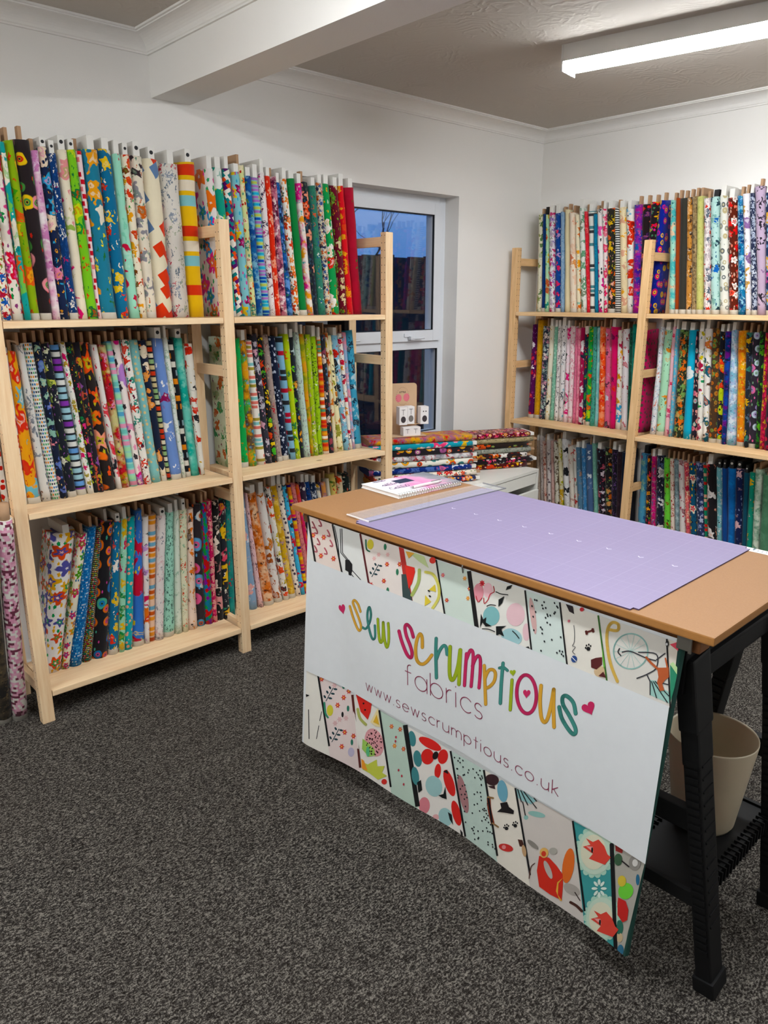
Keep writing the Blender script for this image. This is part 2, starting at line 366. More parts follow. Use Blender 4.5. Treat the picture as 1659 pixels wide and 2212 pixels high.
for runs in ([((XW0, 0, 0), (BX0, 0, 0), (0, -1, 0))], [((BX1, 0, 0), (0, 0, 0), (0, -1, 0))], [((0, 0, 0), (0, YW0, 0), (-1, 0, 0))],
             [((BX0, 0, 0), (BX0, YW0, 0), (-1, 0, 0))], [((BX1, 0, 0), (BX1, YW0, 0), (1, 0, 0))], [((XW0, 0, 0), (XW0, YW0, 0), (1, 0, 0))]):
    bm = bmesh.new()
    for a, b, n in runs: cornice(bm, a, b, n)
    ci += 1; tag(mesh_obj('trim_%d' % ci, bm, M_trim, smooth=False), kind='structure')
bm = bmesh.new(); box(bm, (XW0, -.015, 0), (0, 0, .1), bev=.004); tag(mesh_obj('baseboard_back', bm, M_trim), kind='structure')
bm = bmesh.new(); box(bm, (-.015, YW0, 0), (0, -.016, .1), bev=.004); tag(mesh_obj('baseboard_right', bm, M_trim), kind='structure')

# window: recessed white frame, top-hung upper sash, fixed lower pane
win = empty('window_1', (WX0, .1, WZ0), kind='structure')
M_glass, t, b = material('window_glass', 'ffffff', .02); b.inputs['Transmission Weight'].default_value = 1.0; b.inputs['IOR'].default_value = 1.5
M_gasket = simple('black_gasket', '16181c', .6); M_metal = simple('brushed_metal', 'b9b9b9', .3, 1.0); M_dark = simple('dark_plastic', '141414', .5)
def frame_ring(bm, x0, x1, z0, z1, wdt, y0, y1, mi=0, bev=.003):
    box(bm, (x0, y0, z0), (x0 + wdt, y1, z1), mi, bev); box(bm, (x1 - wdt, y0, z0), (x1, y1, z1), mi, bev)
    box(bm, (x0 + wdt, y0, z0), (x1 - wdt, y1, z0 + wdt), mi, bev); box(bm, (x0 + wdt, y0, z1 - wdt), (x1 - wdt, y1, z1), mi, bev)
bm = bmesh.new(); frame_ring(bm, WX0, WX1, WZ0 - .0, WZ1, .045, .1, .17); ZT = 1.245
box(bm, (WX0 + .045, .1, ZT - .02), (WX1 - .045, .17, ZT + .03), 0, .003); part('window_frame', bm, M_upvc, win)
bm = bmesh.new(); frame_ring(bm, WX0 + .04, WX1 - .04, ZT + .025, WZ1 - .035, .06, .085, .155)
part('window_sash', bm, M_upvc, win)
bm = bmesh.new(); frame_ring(bm, WX0 + .098, WX1 - .098, ZT + .083, WZ1 - .093, .006, .088, .1); part('gasket', bm, M_gasket, win)
bm = bmesh.new(); frame_ring(bm, WX0 + .043, WX1 - .043, WZ0 + .043, ZT - .018, .006, .104, .116); part('gasket', bm, M_gasket, win)
bm = bmesh.new(); box(bm, (WX0 + .09, .118, ZT + .08), (WX1 - .09, .124, WZ1 - .09)); part('glass_pane', bm, M_glass, win)
bm = bmesh.new(); box(bm, (WX0 + .04, .128, WZ0 + .04), (WX1 - .04, .134, ZT - .015)); part('glass_pane', bm, M_glass, win)
for hx in (-1.02, -1.5):
    bm = bmesh.new(); box(bm, (hx - .05, .078, ZT + .05), (hx + .03, .086, ZT + .07), 0, .003); box(bm, (hx - .02, .058, ZT + .035), (hx + .01, .08, ZT + .055), 0, .004)
    tube(bm, [(hx - .005, .062, ZT + .045), (hx + .03, .058, ZT + .043), (hx + .085, .058, ZT + .045)], .006, 8); part('handle', bm, M_upvc, win)
bm = bmesh.new(); box(bm, (WX0, -.012, WZ0 - .02), (WX1, .1, WZ0), 0, .004); o = part('window_sill', bm, M_upvc, win)

# outside: ground, dark fence, branches against the dusk sky
M_ground = simple('outside_paving', '2a2c2e', .9); M_fence = simple('creosoted_boards', '1a1c24', .8, mottle=.3); M_bark = simple('dark_bark', '14161c', .9)
bm = bmesh.new(); box(bm, (-8, .25, -.2), (6, 9, -.1)); tag(mesh_obj('ground', bm, M_ground), kind='structure')
fe = empty('garden_fence', (-1, 2.2, -.1), 'dark close-boarded garden fence standing outside the window', 'fence')
bm = bmesh.new()
for i in range(56): box(bm, (-6 + i * .19, 2.2, -.1), (-6 + i * .19 + .185, 2.2 + .018 * (1 + i % 2), 1.86 + .01 * ((i * 7) % 3)))
part('boards', bm, M_fence, fe)
for px_ in (-3.5, -1.7, .1, 1.9, 3.7):
    bm = bmesh.new(); box(bm, (px_, 2.24, -.1), (px_ + .09, 2.33, 1.92)); part('post', bm, M_fence, fe)
tr = empty('bare_tree', (1.9, 4.2, -.1), 'bare leafless tree against the blue dusk sky outside', 'tree')
bm = bmesh.new(); rnd = random.Random(5)
def branch(p, d, L, r, dep):
    pts = [Vector(p)]; dd = Vector(d).normalized()
    for i in range(4): dd = (dd + Vector((rnd.uniform(-.25, .25), rnd.uniform(-.2, .2), rnd.uniform(-.15, .25)))).normalized(); pts.append(pts[-1] + dd * L / 4)
    tube(bm, pts, [r, r * .9, r * .8, r * .65, r * .5], 6)
    if dep > 0:
        for i in range(3): branch(pts[2 + i % 3], dd + Vector((rnd.uniform(-1.1, 1.1), rnd.uniform(-.6, .6), rnd.uniform(-.3, .7))), L * .66, r * .5, dep - 1)
branch((1.9, 4.2, -.1), (-.1, 0, 1), 2.0, .07, 4)
part('branches', bm, M_bark, tr)

# ------------------------------------------------------------------ tube lights, the last two added out of view as fill
M_lamp, t, b = material('lit_diffuser', 'ffffff', .4); b.inputs['Emission Color'].default_value = (.93, .97, 1.0, 1); b.inputs['Emission Strength'].default_value = LAMP
M_house = simple('white_lamp_housing', 'dcdad6', .4, mottle=.01)
def batten(x, y, rz, label):
    L = 1.5; e = empty('batten_light', (x, y, CEIL), label, 'ceiling light', rz=rz)
    P = wmat(e)
    bm = bmesh.new(); box(bm, (-.056, 0, -.056), (.056, L, -.0), 0, .003, P); box(bm, (-.057, -.006, -.092), (.057, .0, .0), 0, .002, P); box(bm, (-.057, L, -.092), (.057, L + .006, .0), 0, .002, P)
    part('housing', bm, M_house, e)
    bm = bmesh.new(); prof = [(.049, -.055)] + [(.049 * math.cos(q), -.060 - .032 * math.sin(q)) for q in [i * math.pi / 10 for i in range(11)]] + [(-.049, -.055)]
    ra = [bm.verts.new(P @ Vector((u, .002, v))) for u, v in prof]; rb = [bm.verts.new(P @ Vector((u, L - .002, v))) for u, v in prof]
    for i in range(len(prof) - 1): bm.faces.new((ra[i], ra[i + 1], rb[i + 1], rb[i]))
    bm.faces.new(ra); bm.faces.new(rb)
    part('diffuser', bm, M_lamp, e, smooth=False)
    return e
batten(-1.235, -1.02, math.radians(190.0), 'lit white tube light on the ceiling right of the beam')
batten(-3.25, -1.35, math.radians(180.0), 'lit white tube light on the ceiling left of the beam')
batten(-4.9, -.7, math.radians(180.0), 'added unseen tube light brightening the banner from the left end of the room')  # fill lamp added out of view to brighten the banner
batten(-1.4, -3.9, math.radians(180.0), 'added unseen fill tube light near the right wall, behind the table')  # extra lamp added out of view to even out the room's light

# ------------------------------------------------------------------ pine shelving units
XR_, YF_ = -.306, -.360
PX = [-3.3137 - .85, -3.3137, -2.4637, -1.6137]
def side_frame(unit, axis, at, front, depth, mats, rungs):
    """axis 'x': frame stands at x=at..at+.044 and runs from y=front back; axis 'y': at y=at-.044..at, runs from x=front"""
    mp, mr = mats; fr = empty('side_frame', (0, 0, 0), parent=unit)
    if axis == 'x': fr.location = Vector((at, front, 0)) - unit.location
    else: fr.location = Vector((front, at, 0)) - unit.location
    for d in (0, depth - .036):
        bm = bmesh.new()
        if axis == 'x': c = (at + .022, front + d + .018, 0); box(bm, (at, front + d, 0), (at + .044, front + d + .036, 1.79), 0, .003)
        else: c = (front + d + .018, at - .022, 0); box(bm, (front + d, at - .044, 0), (front + d + .036, at, 1.79), 0, .003)
        part('post', bm, mp, fr, origin=c)
    for z0 in rungs:
        bm = bmesh.new()
        if axis == 'x': box(bm, (at + .012, front + .036, z0), (at + .032, front + depth - .036, z0 + .042), 0, .002)
        else: box(bm, (front + .036, at - .032, z0), (front + depth - .036, at - .012, z0 + .042), 0, .002)
        part('rung', bm, mr, fr)
    return fr
def shelf_board(unit, x0, x1, y0, y1, z, mat, lip_axis):
    bm = bmesh.new(); box(bm, (x0, y0, z), (x1, y1, z + .022), 0, .003)
    # slotted metal-edge strips let into the ends
    part('shelf_board', bm, mat, unit)
LS = empty('shelving_unit', (PX[2], YF_, 0), 'long pale pine shelving against the window wall, filled with fabric bolts', 'shelving')
for i, x in enumerate(PX): side_frame(LS, 'x', x, YF_, .30, (M_post_hole if i else M_post_plain, M_pine_y), (.10, .68, 1.20, 1.73))
ZL = (.098, .771, 1.4087)
for i in range(3):
    for z in (ZL if i else ZL[1:]): shelf_board(LS, PX[i] + .046, PX[i + 1] - .002, YF_ + .001, YF_ + .298, z, M_pine_x, 0)
PY = [-.039, -.889, -1.739]
RS = empty('shelving_unit', (XR_, PY[1], 0), 'honey pine shelving along the right wall, filled with fabric bolts', 'shelving')
for i, y in enumerate(PY): side_frame(RS, 'y', y, XR_, .30, (M_post_hole2, M_pine_y2), (.46, 1.09, 1.69))
ZR = (.098, .757, 1.403)
for i in range(2):
    for z in ZR: shelf_board(RS, XR_ + .001, XR_ + .298, PY[i + 1] + .002, PY[i] - .046, z, M_pine_x2, 1)

# ------------------------------------------------------------------ fabric bolts
M_card_w = simple('white_card_core', 'd9d6cf', .8, mottle=.03); M_card_k = simple('kraft_card_core', 'ab8766', .85, mottle=.1)
M_card_g = simple('grey_card_core', 'b9b3aa', .85, mottle=.05); M_card_b = simple('black_card_core', '1b1b1d', .7)
M_inkdot = simple('printed_black_ring', '1c1c1e', .7); M_whitedot = simple('white_print', 'e8e6e0', .7)
CORE = {'w': (M_card_w, None), 'h': (M_card_w, M_inkdot), 'k': (M_card_k, None), 'g': (M_card_g, None), 'b': (M_card_b, None), 'B': (M_card_b, M_whitedot)}
rb = random.Random(77)
def rr_section(t, w, n=6):
    """closed outline of a wrapped bolt: x across the thickness, y from 0 (front fold) to w"""
    h = t / 2; rf = min(h, .45 * t + .004); pts = []
    for i in range(n + 1):
        q = math.pi + math.pi * i / n / 1.0; pts.append((h * math.cos(q), rf + rf * math.sin(q)))      # front fold, left to right
    for k in (1, 2, 3): pts.append((h * (1.0 + .05 * math.sin(k)), rf + (w - 2 * rf) * k / 4))
    for i in range(n + 1):
        q = math.pi * i / n; pts.append((h * math.cos(q), w - rf + rf * math.sin(q)))
    for k in (3, 2, 1): pts.append((-h * (1.0 + .05 * math.cos(k)), rf + (w - 2 * rf) * k / 4))
    return pts
def wrap_mesh(bm, H, tb, tt, sx, sy, w, amp, M=Matrix()):
    uvl = bm.loops.layers.uv.new('UVMap'); NZ = 11
    ph = [rb.uniform(0, 6.28) for _ in range(6)]; rings = []; us = None
    for j in range(NZ + 1):
        h = j / NZ; t_ = tb + (tt - tb) * h; sec = rr_section(t_, w); z = h * H
        if j == 0: z = 0.0
        ring = []
        if us is None:
            us = [0.0]
            for a, b in zip(sec, sec[1:] + sec[:1]): us.append(us[-1] + math.dist(a, b))
        for i, (x, y) in enumerate(sec):
            a = us[i] / us[-1] * 6.283
            d = amp * (math.sin(z * 23 + ph[0] + 2 * a) + .7 * math.sin(z * 41 + ph[1] - 3 * a) + .5 * math.sin(z * 9 + ph[2] + a))
            flare = amp * 1.6 * max(0, 1 - h * 7)
            zz = z + (amp * 1.8 * math.sin(3 * a + ph[3]) + amp * math.sin(a + ph[4]) if j == NZ else 0)
            ln = math.hypot(x, y - w / 2) + 1e-6
            ring.append(bm.verts.new(M @ Vector((sx * h + x + (d + flare) * x / ln, sy * h + y + (d + flare) * (y - w / 2) / ln, zz))))
        rings.append((ring, z))
    n = len(rings[0][0])
    for (a, za), (b, zb) in zip(rings, rings[1:]):
        for k in range(n):
            f = bm.faces.new((a[k], a[(k + 1) % n], b[(k + 1) % n], b[k])); f.smooth = True
            for lp, (u, v) in zip(f.loops, ((us[k], za), (us[k + 1], za), (us[k + 1], zb), (us[k], zb))): lp[uvl].uv = (u, v)
    top = rings[-1][0]; cx = sum((v.co for v in top), Vector()) / n
    inner = [bm.verts.new(cx.lerp(v.co, .55) - (M.to_3x3() @ Vector((0, 0, .004)))) for v in top]
    for k in range(n):
        f = bm.faces.new((top[k], top[(k + 1) % n], inner[(k + 1) % n], inner[k]))
        for lp in f.loops: lp[uvl].uv = (us[k], H)
    f = bm.faces.new(inner)
    for lp in f.loops: lp[uvl].uv = (.01, H)
    f = bm.faces.new(rings[0][0])
    for lp in f.loops: lp[uvl].uv = (.01, 0)
BOLTS = []
def bolt(M, H, tb, tt, sx, sy, w, mat, core, label, grp, amp=.0012, ch=None):
    """M: world matrix of the bolt's own frame (origin bottom centre of the front fold, Z along the bolt)"""
    e = bpy.data.objects.new('fabric_bolt', None); COL.objects.link(e); e.matrix_world = M; e.empty_display_size = .03
    tag(e, label, 'fabric bolt', grp)
    bm = bmesh.new(); wrap_mesh(bm, H, tb, tt, sx, sy, w, amp)
    o = mesh_obj('fabric_wrap', bm, mat, e, smooth=False); 
    cm, dot = CORE[core[0]]; tc_ = max(.006, min(.024, .62 * min(tb, tt))) if core[0] in 'whbB' else max(.005, min(.011, .5 * tt))
    ch = rb.uniform(.032, .05) if ch is None else ch; narrow = core[0] == 'k' and M.translation.z > 1.3 and rb.random() < .75
    if core[0] == 'k': ch *= .95
    bm = bmesh.new(); y0 = .006 if core[0] in 'whB' else .03; y1 = w - .012
    if narrow: y0, y1, tc_ = .03, .055, min(.018, max(tc_, .012))
    box(bm, (sx - tc_ / 2, sy + y0, H - .03), (sx + tc_ / 2, sy + y1, H + ch), 0, .001)
    if dot is not None:
        rad = tc_ * .30; c = Vector((sx, sy + y0 - .0006, H + ch * .55))
        vs = [bm.verts.new(c + Vector((rad * math.cos(q), 0, rad * math.sin(q)))) for q in [i * math.pi / 6 for i in range(12)]]
        f = bm.faces.new(vs); f.material_index = 1
    o = mesh_obj('cardboard_core', bm, [cm] + ([dot] if dot else []), e)
    BOLTS.append(e); return e
_mats = {}
def shelf_of_bolts(rows, side, zs, place, grp, front, depth=.17, low=None):
    for r in rows:
        desc, sty, base, cols, (bl, br, tl, tr, ty), core = r[:6]; k = r[6] if len(r) > 6 else 1.0
        if low is None:
            if side == 'L': b0, b1 = col_x(bl, front, zs), col_x(br, front, zs)
            else: b0, b1 = col_y(bl, front, zs), col_y(br, front, zs)
        if side == 'L': t0, t1 = on_y(tl, ty, front), on_y(tr, ty, front)
        else: t0, t1 = on_x(tl, ty, front), on_x(tr, ty, front)
        ax = 0 if side == 'L' else 1; T0, T1 = t0[ax], t1[ax]; H = t0[2] * .5 + t1[2] * .5 - zs
        if low is not None:
            ly = low[0] + (low[1] - low[0]) * ((bl - low[2]) / (low[3] - low[2]))
            q0, q1 = on_x(bl, ly, front), on_x(br, ly, front); z1 = q0[2]
            f = (zs - z1) / (t0[2] - z1); b0 = q0[1] + (T0 - q0[1]) * f; b1 = q1[1] + (T1 - q1[1]) * f
        H = max(.50, min(.60, H)); tb, tt = max(.012, abs(b1 - b0)), max(.012, abs(T1 - T0))
        bc, tc_ = (b0 + b1) / 2, (T0 + T1) / 2
        jit = rb.uniform(-.006, .006)
        if side == 'L': M = Matrix.Translation((bc, front + jit, zs)); sx = tc_ - bc
        else: M = Matrix.Translation((front + jit, bc, zs)) @ Matrix.Rotation(-math.pi / 2, 4, 'Z'); sx = -(tc_ - bc)
        m = cloth('cloth_' + desc.replace(' ', '_')[:40], sty, base, cols, k, selvedge=('s' in core))
        bolt(M, H, tb * .99, tt * .99, sx, 0.0, depth, m, core, desc + ' fabric bolt, ' + place, grp)

FL, FR = -.225, -.165
TL = [
 ('white small red berry and blue bud', 'l', 'e9e3d2', 'b0202c,2c5aa8,7d8a3c,c33a3a', (9, 30, -42, -22, 306), 'k'),
 ('white and pink tropical bird', 'F', 'ece4da', 'd8263c,e86f9a,2f8a4d,8c4a78', (30, 55, -22, -1, 306), 'ks'),
 ('turquoise with orange fish and green cucumber', 'B', '23a19c', 'e8642a,7fc46a,f0ead8,1f7f7a', (55, 69, -1, 9, 306), 'k', 1.2),
 ('bright fruit face kiwi and orange', 'B', '8fae3a', 'e8642a,f2c62e,4f9a3a,d8402a', (69, 90, 10, 31, 303), 'ks'),
 ('black with pink folk turtle rings', 'D', '241c1e', 'e59aa0,4f8a4a,e8c24a,c8403a', (90, 116, 33, 66, 301), 'ks', 1.5),
 ('pink and white washing line', 'w', 'dca9c4', 'efe6e6,c889b4,e0c4d8,b06a9a', (116, 132, 67, 83, 325), 'k'),
 ('navy storybook cats and ice lollies', 'B', '1d2744', 'ecd9c0,e08fb0,58a6cc,e8a13c', (132, 153, 84, 104, 318), 'h', .9),
 ('denim blue with pink flower checks', 's', '27406f', 'c4466a,e8e4da,37558c,e8e4da', (153, 172, 105, 122, 331), 'hs'),
 ('cream teacup and cactus', 'B', 'ece2cb', 'e84f86,9cb864,e8a0a0,c9b48a', (172, 193, 124, 147, 323), 'h', 1.1),
 ('lime green frog', 'B', '86c552', '2a8a3c,c9d84a,1f6f3a,d8402a', (193, 215, 146, 165, 323), 'h'),
 ('narrow red and white gingham', 'g', 'f0d8d8', 'cc2030,e88a90,cc2030,f0d8d8', (215, 221, 166, 178, 326), 'k', 1.4),
 ('teal tiger and toucan jungle', 'B', '3f7f96', 'e8a13c,ece4d0,2d6b3c,e8d44a', (221, 257, 180, 213, 322), 'ws', 1.2),
 ('steel blue space rockets', 'b', '2f6f94', 'e0402f,ece4d0,e8c24a,ece4d0', (258, 283, 214, 244, 322), 'w', 1.2),
 ('plain mint with red shoes', 'B', 'a5dcc4', 'a5dcc4,c8e6d4,c8304a,8fd0b4', (285, 305, 245, 262, 334), 'w', 2.0),
 ('cream festive animal', 'b', 'efe3cd', 'd84a34,e8a13c,7a4326,3f9a4a', (305, 320, 263, 282, 335), 'h'),
 ('cream kitten', 'B', 'e6ddcb', '8d8a90,3a2a30,c4673a,6f8f7a', (320, 343, 285, 310, 336), 'hs', .9),
 ('cream with red and slate diamond', 'X', 'ece2c8', 'ece2c8,e0452c,6d86a8,ece2c8', (343, 382, 311, 349, 343), 'h', .85),
 ('grey sketched city scene', 'S', 'ddd8cf', '8a93a0,c05560,9aa58a,6c7680', (382, 416, 351, 390, 352), 'w', .9),
 ('half yellow half white food label', 'n', 'e9b92e', 'e9b92e,d8402a,8cc0c4,e8dcc8', (417, 446, 390, 426, 350), 'h', 1.2)]
TRr = [
 ('white with large outlined bright flowers', 'F', 'e6e0dc', '2f8fd0,e8742a,e0408f,4aa06a', (479, 495, 443, 461, 364), 'w', 1.4),
 ('teal with white blossom', 'B', '1f9a80', '1f9a80,e9ece4,58b4d8,c8d84a', (495, 515, 462, 482, 363), 'ws', 1.3),
 ('multicolour patchwork triangle', 'X', 'f0eae0', 'e8552f,5a1f66,1f7f80,f0eae0', (515, 527, 483, 499, 365), 'w', .25),
 ('aqua with burgundy flower heads', 'F', '8cc4cc', '7a1f48,e0c44a,58a8c0,d8609a', (527, 544, 502, 518, 372), 'w'),
 ('pale yellow wildflower meadow', 'f', 'd4d8a0', 'e88a4a,ece0c0,4a8f7a,b04040', (544, 555, 514, 527, 356), 'k'),
 ('stormy blue watercolour sky', 'w', '3f6fa6', '25498a,86b4cc,1f3f78,5f8a4a', (555, 572, 529, 545, 381), 'w'),
 ('lilac, aqua and blue patch', 'n', '8fc8c0', 'b07fc0,58b4d4,2c5cb8,c4cc70', (572, 586, 545, 560, 383), 'w', .3),
 ('white with burgundy brush sketch', 'S', 'ebe2e0', '5a1838,c4408a,2c2c48,8a3048', (586, 597, 560, 573, 372), 'w', .8),
 ('coral red with pale starfish', 'f', 'e0483c', 'f0a890,f0a890,e0483c,f0b8a0', (597, 608, 574, 585, 381), 'w'),
 ('pink and wine abstract floral', 'w', 'c88494', '5a1838,ecd8d8,a84868,2c2c48', (608, 624, 586, 598, 381), 'k', .5),
 ('blue and navy hydrangea', 'w', '3c64a4', '1f2c50,7aa0d8,3f7f4a,90a8d0', (624, 638, 598, 608, 395), 'w', .7),
 ('white with little orange flowers', 'f', 'ece8de', 'e8843c,d8503a,40584a,e8b088', (638, 651, 609, 622, 385), 'w'),
 ('solid emerald green', 'o', '12803c', '12803c', (651, 667, 622, 639, 386), 'ws'),
 ('white with rainbow streaks', 'w', 'ebe4dc', 'd83a8a,e8a04a,40a4a0,ebe4dc', (667, 680, 641, 654, 395), 'w', 1.0),
 ('dark navy with coral roses', 'F', '20242e', 'e0604a,e8a088,385060,4a5a48', (680, 692, 654, 670, 393), 'k', .7),
 ('sea green with tiny coral buds', 's', '3f7c68', 'e0705a,ece8dc,3f5a90,2c5a4a', (692, 707, 671, 684, 402), 'w'),
 ('busy cream and blue ditsy', 'l', 'd8d0b8', '3f5a90,2c3048,c8704a,6f86a8', (707, 719, 685, 698, 395), 'w', .7),
 ('christmas green with white cloud', 'B', '16984c', '16984c,ece8e0,d83a34,e8b04a', (719, 740, 698, 716, 398), 'w'),
 ('burgundy with green sprig', 'b', '6a1428', '5a9040,d8c8a0,7aa84a,e0a04a', (740, 753, 717, 731, 400), 'w', .8),
 ('bright red with gold fleck', 'b', 'd8202a', 'e8a03a,d8202a,e05030,d8202a', (753, 767, 731, 746, 401), 'w', .8),
 ('plain crimson', 'b', 'a80f2c', 'a80f2c,a80f2c,b01430,2f7a3a', (767, 785, 746, 767, 404), 'w', 1.6)]
ML0 = [
 ('orange with dark spots', 'd', 'e8924a', '5a2a1c', (-10, 7, -64, -46, 758), 'k'),
 ('white with red and mustard polka dots', 'd', 'ece6da', 'c8281e,c8281e,d8a03a,8a1f2a', (8, 21, -46, -30, 758), 'k', 1.6)]
ML = [
 ('narrow white and red', 'B', 'ece6da', 'd8402a,ece6da', (52, 61, 4, 16, 750), 'k'),
 ('orange and red jam jar fruit', 'B', 'e8a030', 'd83a2a,e8e0d0,7ab4c0,c8502a', (61, 92, 17, 35, 758), 'ks', 1.3),
 ('white with zebra and elephant', 'S', 'dcdad4', '2f3a44,8c9096,8c6a58,7a8088', (92, 113, 36, 50, 744), 'k', 1.6),
 ('white with lines of printed slogans', 'T', 'e2e2dc', '30343a,4a78a8,58a870,e0904a', (113, 133, 50, 71, 742), 'k', 1.0),
 ('navy terrarium and balloon', 'b', '1a2136', 'e89aa4,90b8a8,6a7ab8,e8c88a', (133, 148, 72, 89, 739), 'k', .9),
 ('black with pear and green leaf', 'b', '1b1f28', 'c4c86a,7f9a4a,d8dcc0,8a5a9a', (148, 168, 89, 107, 741), 'ks', .9),
 ('comic strip in blue and purple', 'n', '20242c', 'a4c8d4,8a50a8,7aa4d8,e2e2dc', (168, 192, 110, 130, 744), 'ks', .55),
 ('white with tiny green and pink prints', 'b', 'e9e7df', '3f8a5a,d84a78,a8983a,3a6a8a', (192, 205, 130, 141, 739), 'k', .7),
 ('black with pink and lime letters', 'b', '181a1c', 'd85a8a,b8c83a,2f7a4a,e87a5a', (205, 214, 143, 157, 738), 'k', .7),
 ('dark jungle animals', 'b', '201c24', 'c49a4a,8a5a9a,c86a58,6a7a4a', (214, 225, 158, 172, 740), 'k'),
 ('black with large peach poppies', 'F', '231c1a', 'f08050,f4a890,e86040,b8b04a', (225, 255, 173, 195, 740), 'k', 1.6),
 ('white with penguin and coral', 'B', 'ddd8d2', 'e06a70,22242a,ddd8d2,c43a50', (255, 264, 197, 209, 743), 'k', 1.2),
 ('red and olive butterfly', 'w', 'c8c08a', 'b02a34,a8a040,e0a0b8,26262c', (264, 284, 214, 231, 745), 'k', 1.0),
 ('mint and pink building block', 'n', '9cd0c4', 'e0a0b8,7ac0b8,a8dcb0,6aa8c8', (284, 300, 231, 242, 738), 'k', .5),
 ('pale pink with magenta blossom', 'F', 'eee2dc', 'd83a8a,b888c8,e8a0b8,3a3438', (300, 314, 242, 262, 737), 'k', 1.7),
 ('white with red berry branches', 'l', 'ebe7de', 'd83a2a,ebe7de,3f8a7a,5a2030', (314, 328, 262, 279, 735), 'k', 1.3),
 ('dusty aqua speckled', 'd', '86bab8', 'd8c090', (328, 353, 279, 301, 734), 'k'),
 ('navy with orange fox', 'b', '1b2338', 'e8a06a,e8d8c0,1b2338,e07a3a', (353, 364, 301, 318, 735), 'ks', 1.2),
 ('dark framed picture panel', 'n', '16181c', 'c8b890,c84a3a,8aa878,d8d0b8', (364, 371, 318, 329, 736), 'k', .5),
 ('periwinkle blue with white sheep', 'B', '7b94c8', 'e9e7e4,8a3058,7b94c8,e9e7e4', (371, 395, 330, 352, 731), 'hs', 1.2),
 ('white with faint green leaf', 's', 'dfe2d8', 'a8c0a8,b8c8b0', (395, 403, 352, 363, 728), 'w'),
 ('black with orange cassette tapes', 'g', '14171c', 'e08a3a,8fa8b0,14171c,d8d4c8', (403, 416, 364, 377, 733), 'ks', 2.0),
 ('sea green wave marbled', 'w', '7cc8b8', '2fa898,9cd8c8,1f9888,7cc8b8', (416, 435, 378, 397, 729), 'h', 1.5),
 ('white with red village', 'b', 'e8e4da', 'd83a2a,26262a,c8a04a,e8e4da', (435, 443, 400, 416, 743), 'k')]
MR = [
 ('pale green with tiger and leaves', 'b', 'dbe6cc', '3f8f58,c86a2a,a8c8a0,7a3048', (508, 525, 492, 511, 729), 'k', 1.3),
 ('bright green with bronze monkey', 'b', '17a04a', '17a04a,c88a3a,0f8a3c,b0843a', (525, 541, 512, 520, 731), 'ks', 1.2),
 ('jungle tiger in orange and blue', 'w', 'd89a3a', '5a4a3a,5a9a4a,58a4c8,d8b04a', (541, 559, 520, 532, 735), 'w'),
 ('pastel pink and aqua striped', 'n', 'ece6dc', 'e08a80,8cc4c4,ece6dc,a89a50', (559, 577, 533, 544, 735), 'k', .4),
 ('charcoal with pink woodland animal', 'b', '30303a', 'd8a8b8,b8b4bc,30303a,d8a8b8', (577, 591, 545, 556, 722), 'k', .9),
 ('black with bright dinosaur', 'b', '191c1c', 'e0402f,5ab04a,e8d04a,e88a2a', (591, 602, 557, 569, 728), 'k', .9),
 ('taupe with red beetle', 's', 'a29089', 'c8303a,5a4a48,d8c8b0,5a4a48', (602, 614, 569, 582, 722), 'ks'),
 ('plain midnight navy with rocket', 'd', '161e34', 'b8c0d0', (614, 630, 583, 598, 726), 'ks'),
 ('sky blue with red and black cars', 'n', '8ab4cc', '8ab4cc,b0283a,26282c,8ab4cc', (630, 640, 599, 611, 728), 'k', .6),
 ('lime with colourful jungle birds', 'b', 'b4cc3a', 'e85a2a,3a7a4a,e8e0d0,e8b82a', (640, 650, 612, 624, 722), 'w'),
 ('black with confetti planets', 'b', '1d2126', 'e09a3a,b8c8c8,7ac84a,3a5a8a', (650, 660, 625, 636, 728), 'w', .8),
 ('pale mint with tiny birds', 's', 'bed2c4', '8a8a90,b07a90', (660, 673, 636, 645, 717), 'w'),
 ('olive and gold leafy', 'w', 'a8a038', 'd8983a,7f8a30,c8b850,e0603a', (673, 680, 646, 658, 722), 'w'),
 ('lime green with white bugs', 's', 'a4bf45', 'e8e8dc,3a4a2a,5a7a30,c8a0a8', (680, 689, 659, 671, 723), 'k'),
 ('brighter lime with black bugs', 's', '9ac02e', '26341c,e8e8dc,5a7a20,26341c', (689, 700, 672, 684, 726), 'w'),
 ('orange and red colour block', 'n', 'd8783a', 'd83a2a,e8a03a,5a8a6a,ece0d0', (700, 712, 685, 692, 728), 'w', .4),
 ('charcoal with breakfast foods', 'b', '26282e', 'd8c8b8,8a4a5a,5a7a98,c86a5a', (712, 722, 693, 702, 725), 'k', 1.0),
 ('cream with orange fox cubs', 'b', 'e4d6b4', 'd8703a,e0b83a,b04a3a,e4d6b4', (722, 731, 703, 709, 720), 'k'),
 ('cream with bees and honey leaves', 'b', 'ebe2b8', '9a9a4a,26282a,c8783a,b0a04a', (731, 746, 709, 717, 725), 'k', .9),
 ('pale blue with racing penguins', 'b', '8cb8cc', 'e8e6e0,26282c,c8403a,5a90b0', (746, 757, 717, 730, 724), 'w', .9),
 ('white with orange and navy doodles', 'b', 'ece6dc', 'e8963a,c84050,2c3458,ece6dc', (757, 763, 731, 740, 720), 'k', .7),
 ('pastel pink and blue', 'w', '98b0cc', 'e09aa8,98b0cc,e8e4e0,d8784a', (763, 768, 740, 748, 718), 'k'),
 ('blue with black outlined robots', 'b', '5aa0bc', '1c2c3c,b8d0d8,1c2c3c,3a84a8', (768, 786, 749, 766, 714), 'bs', 1.0)]
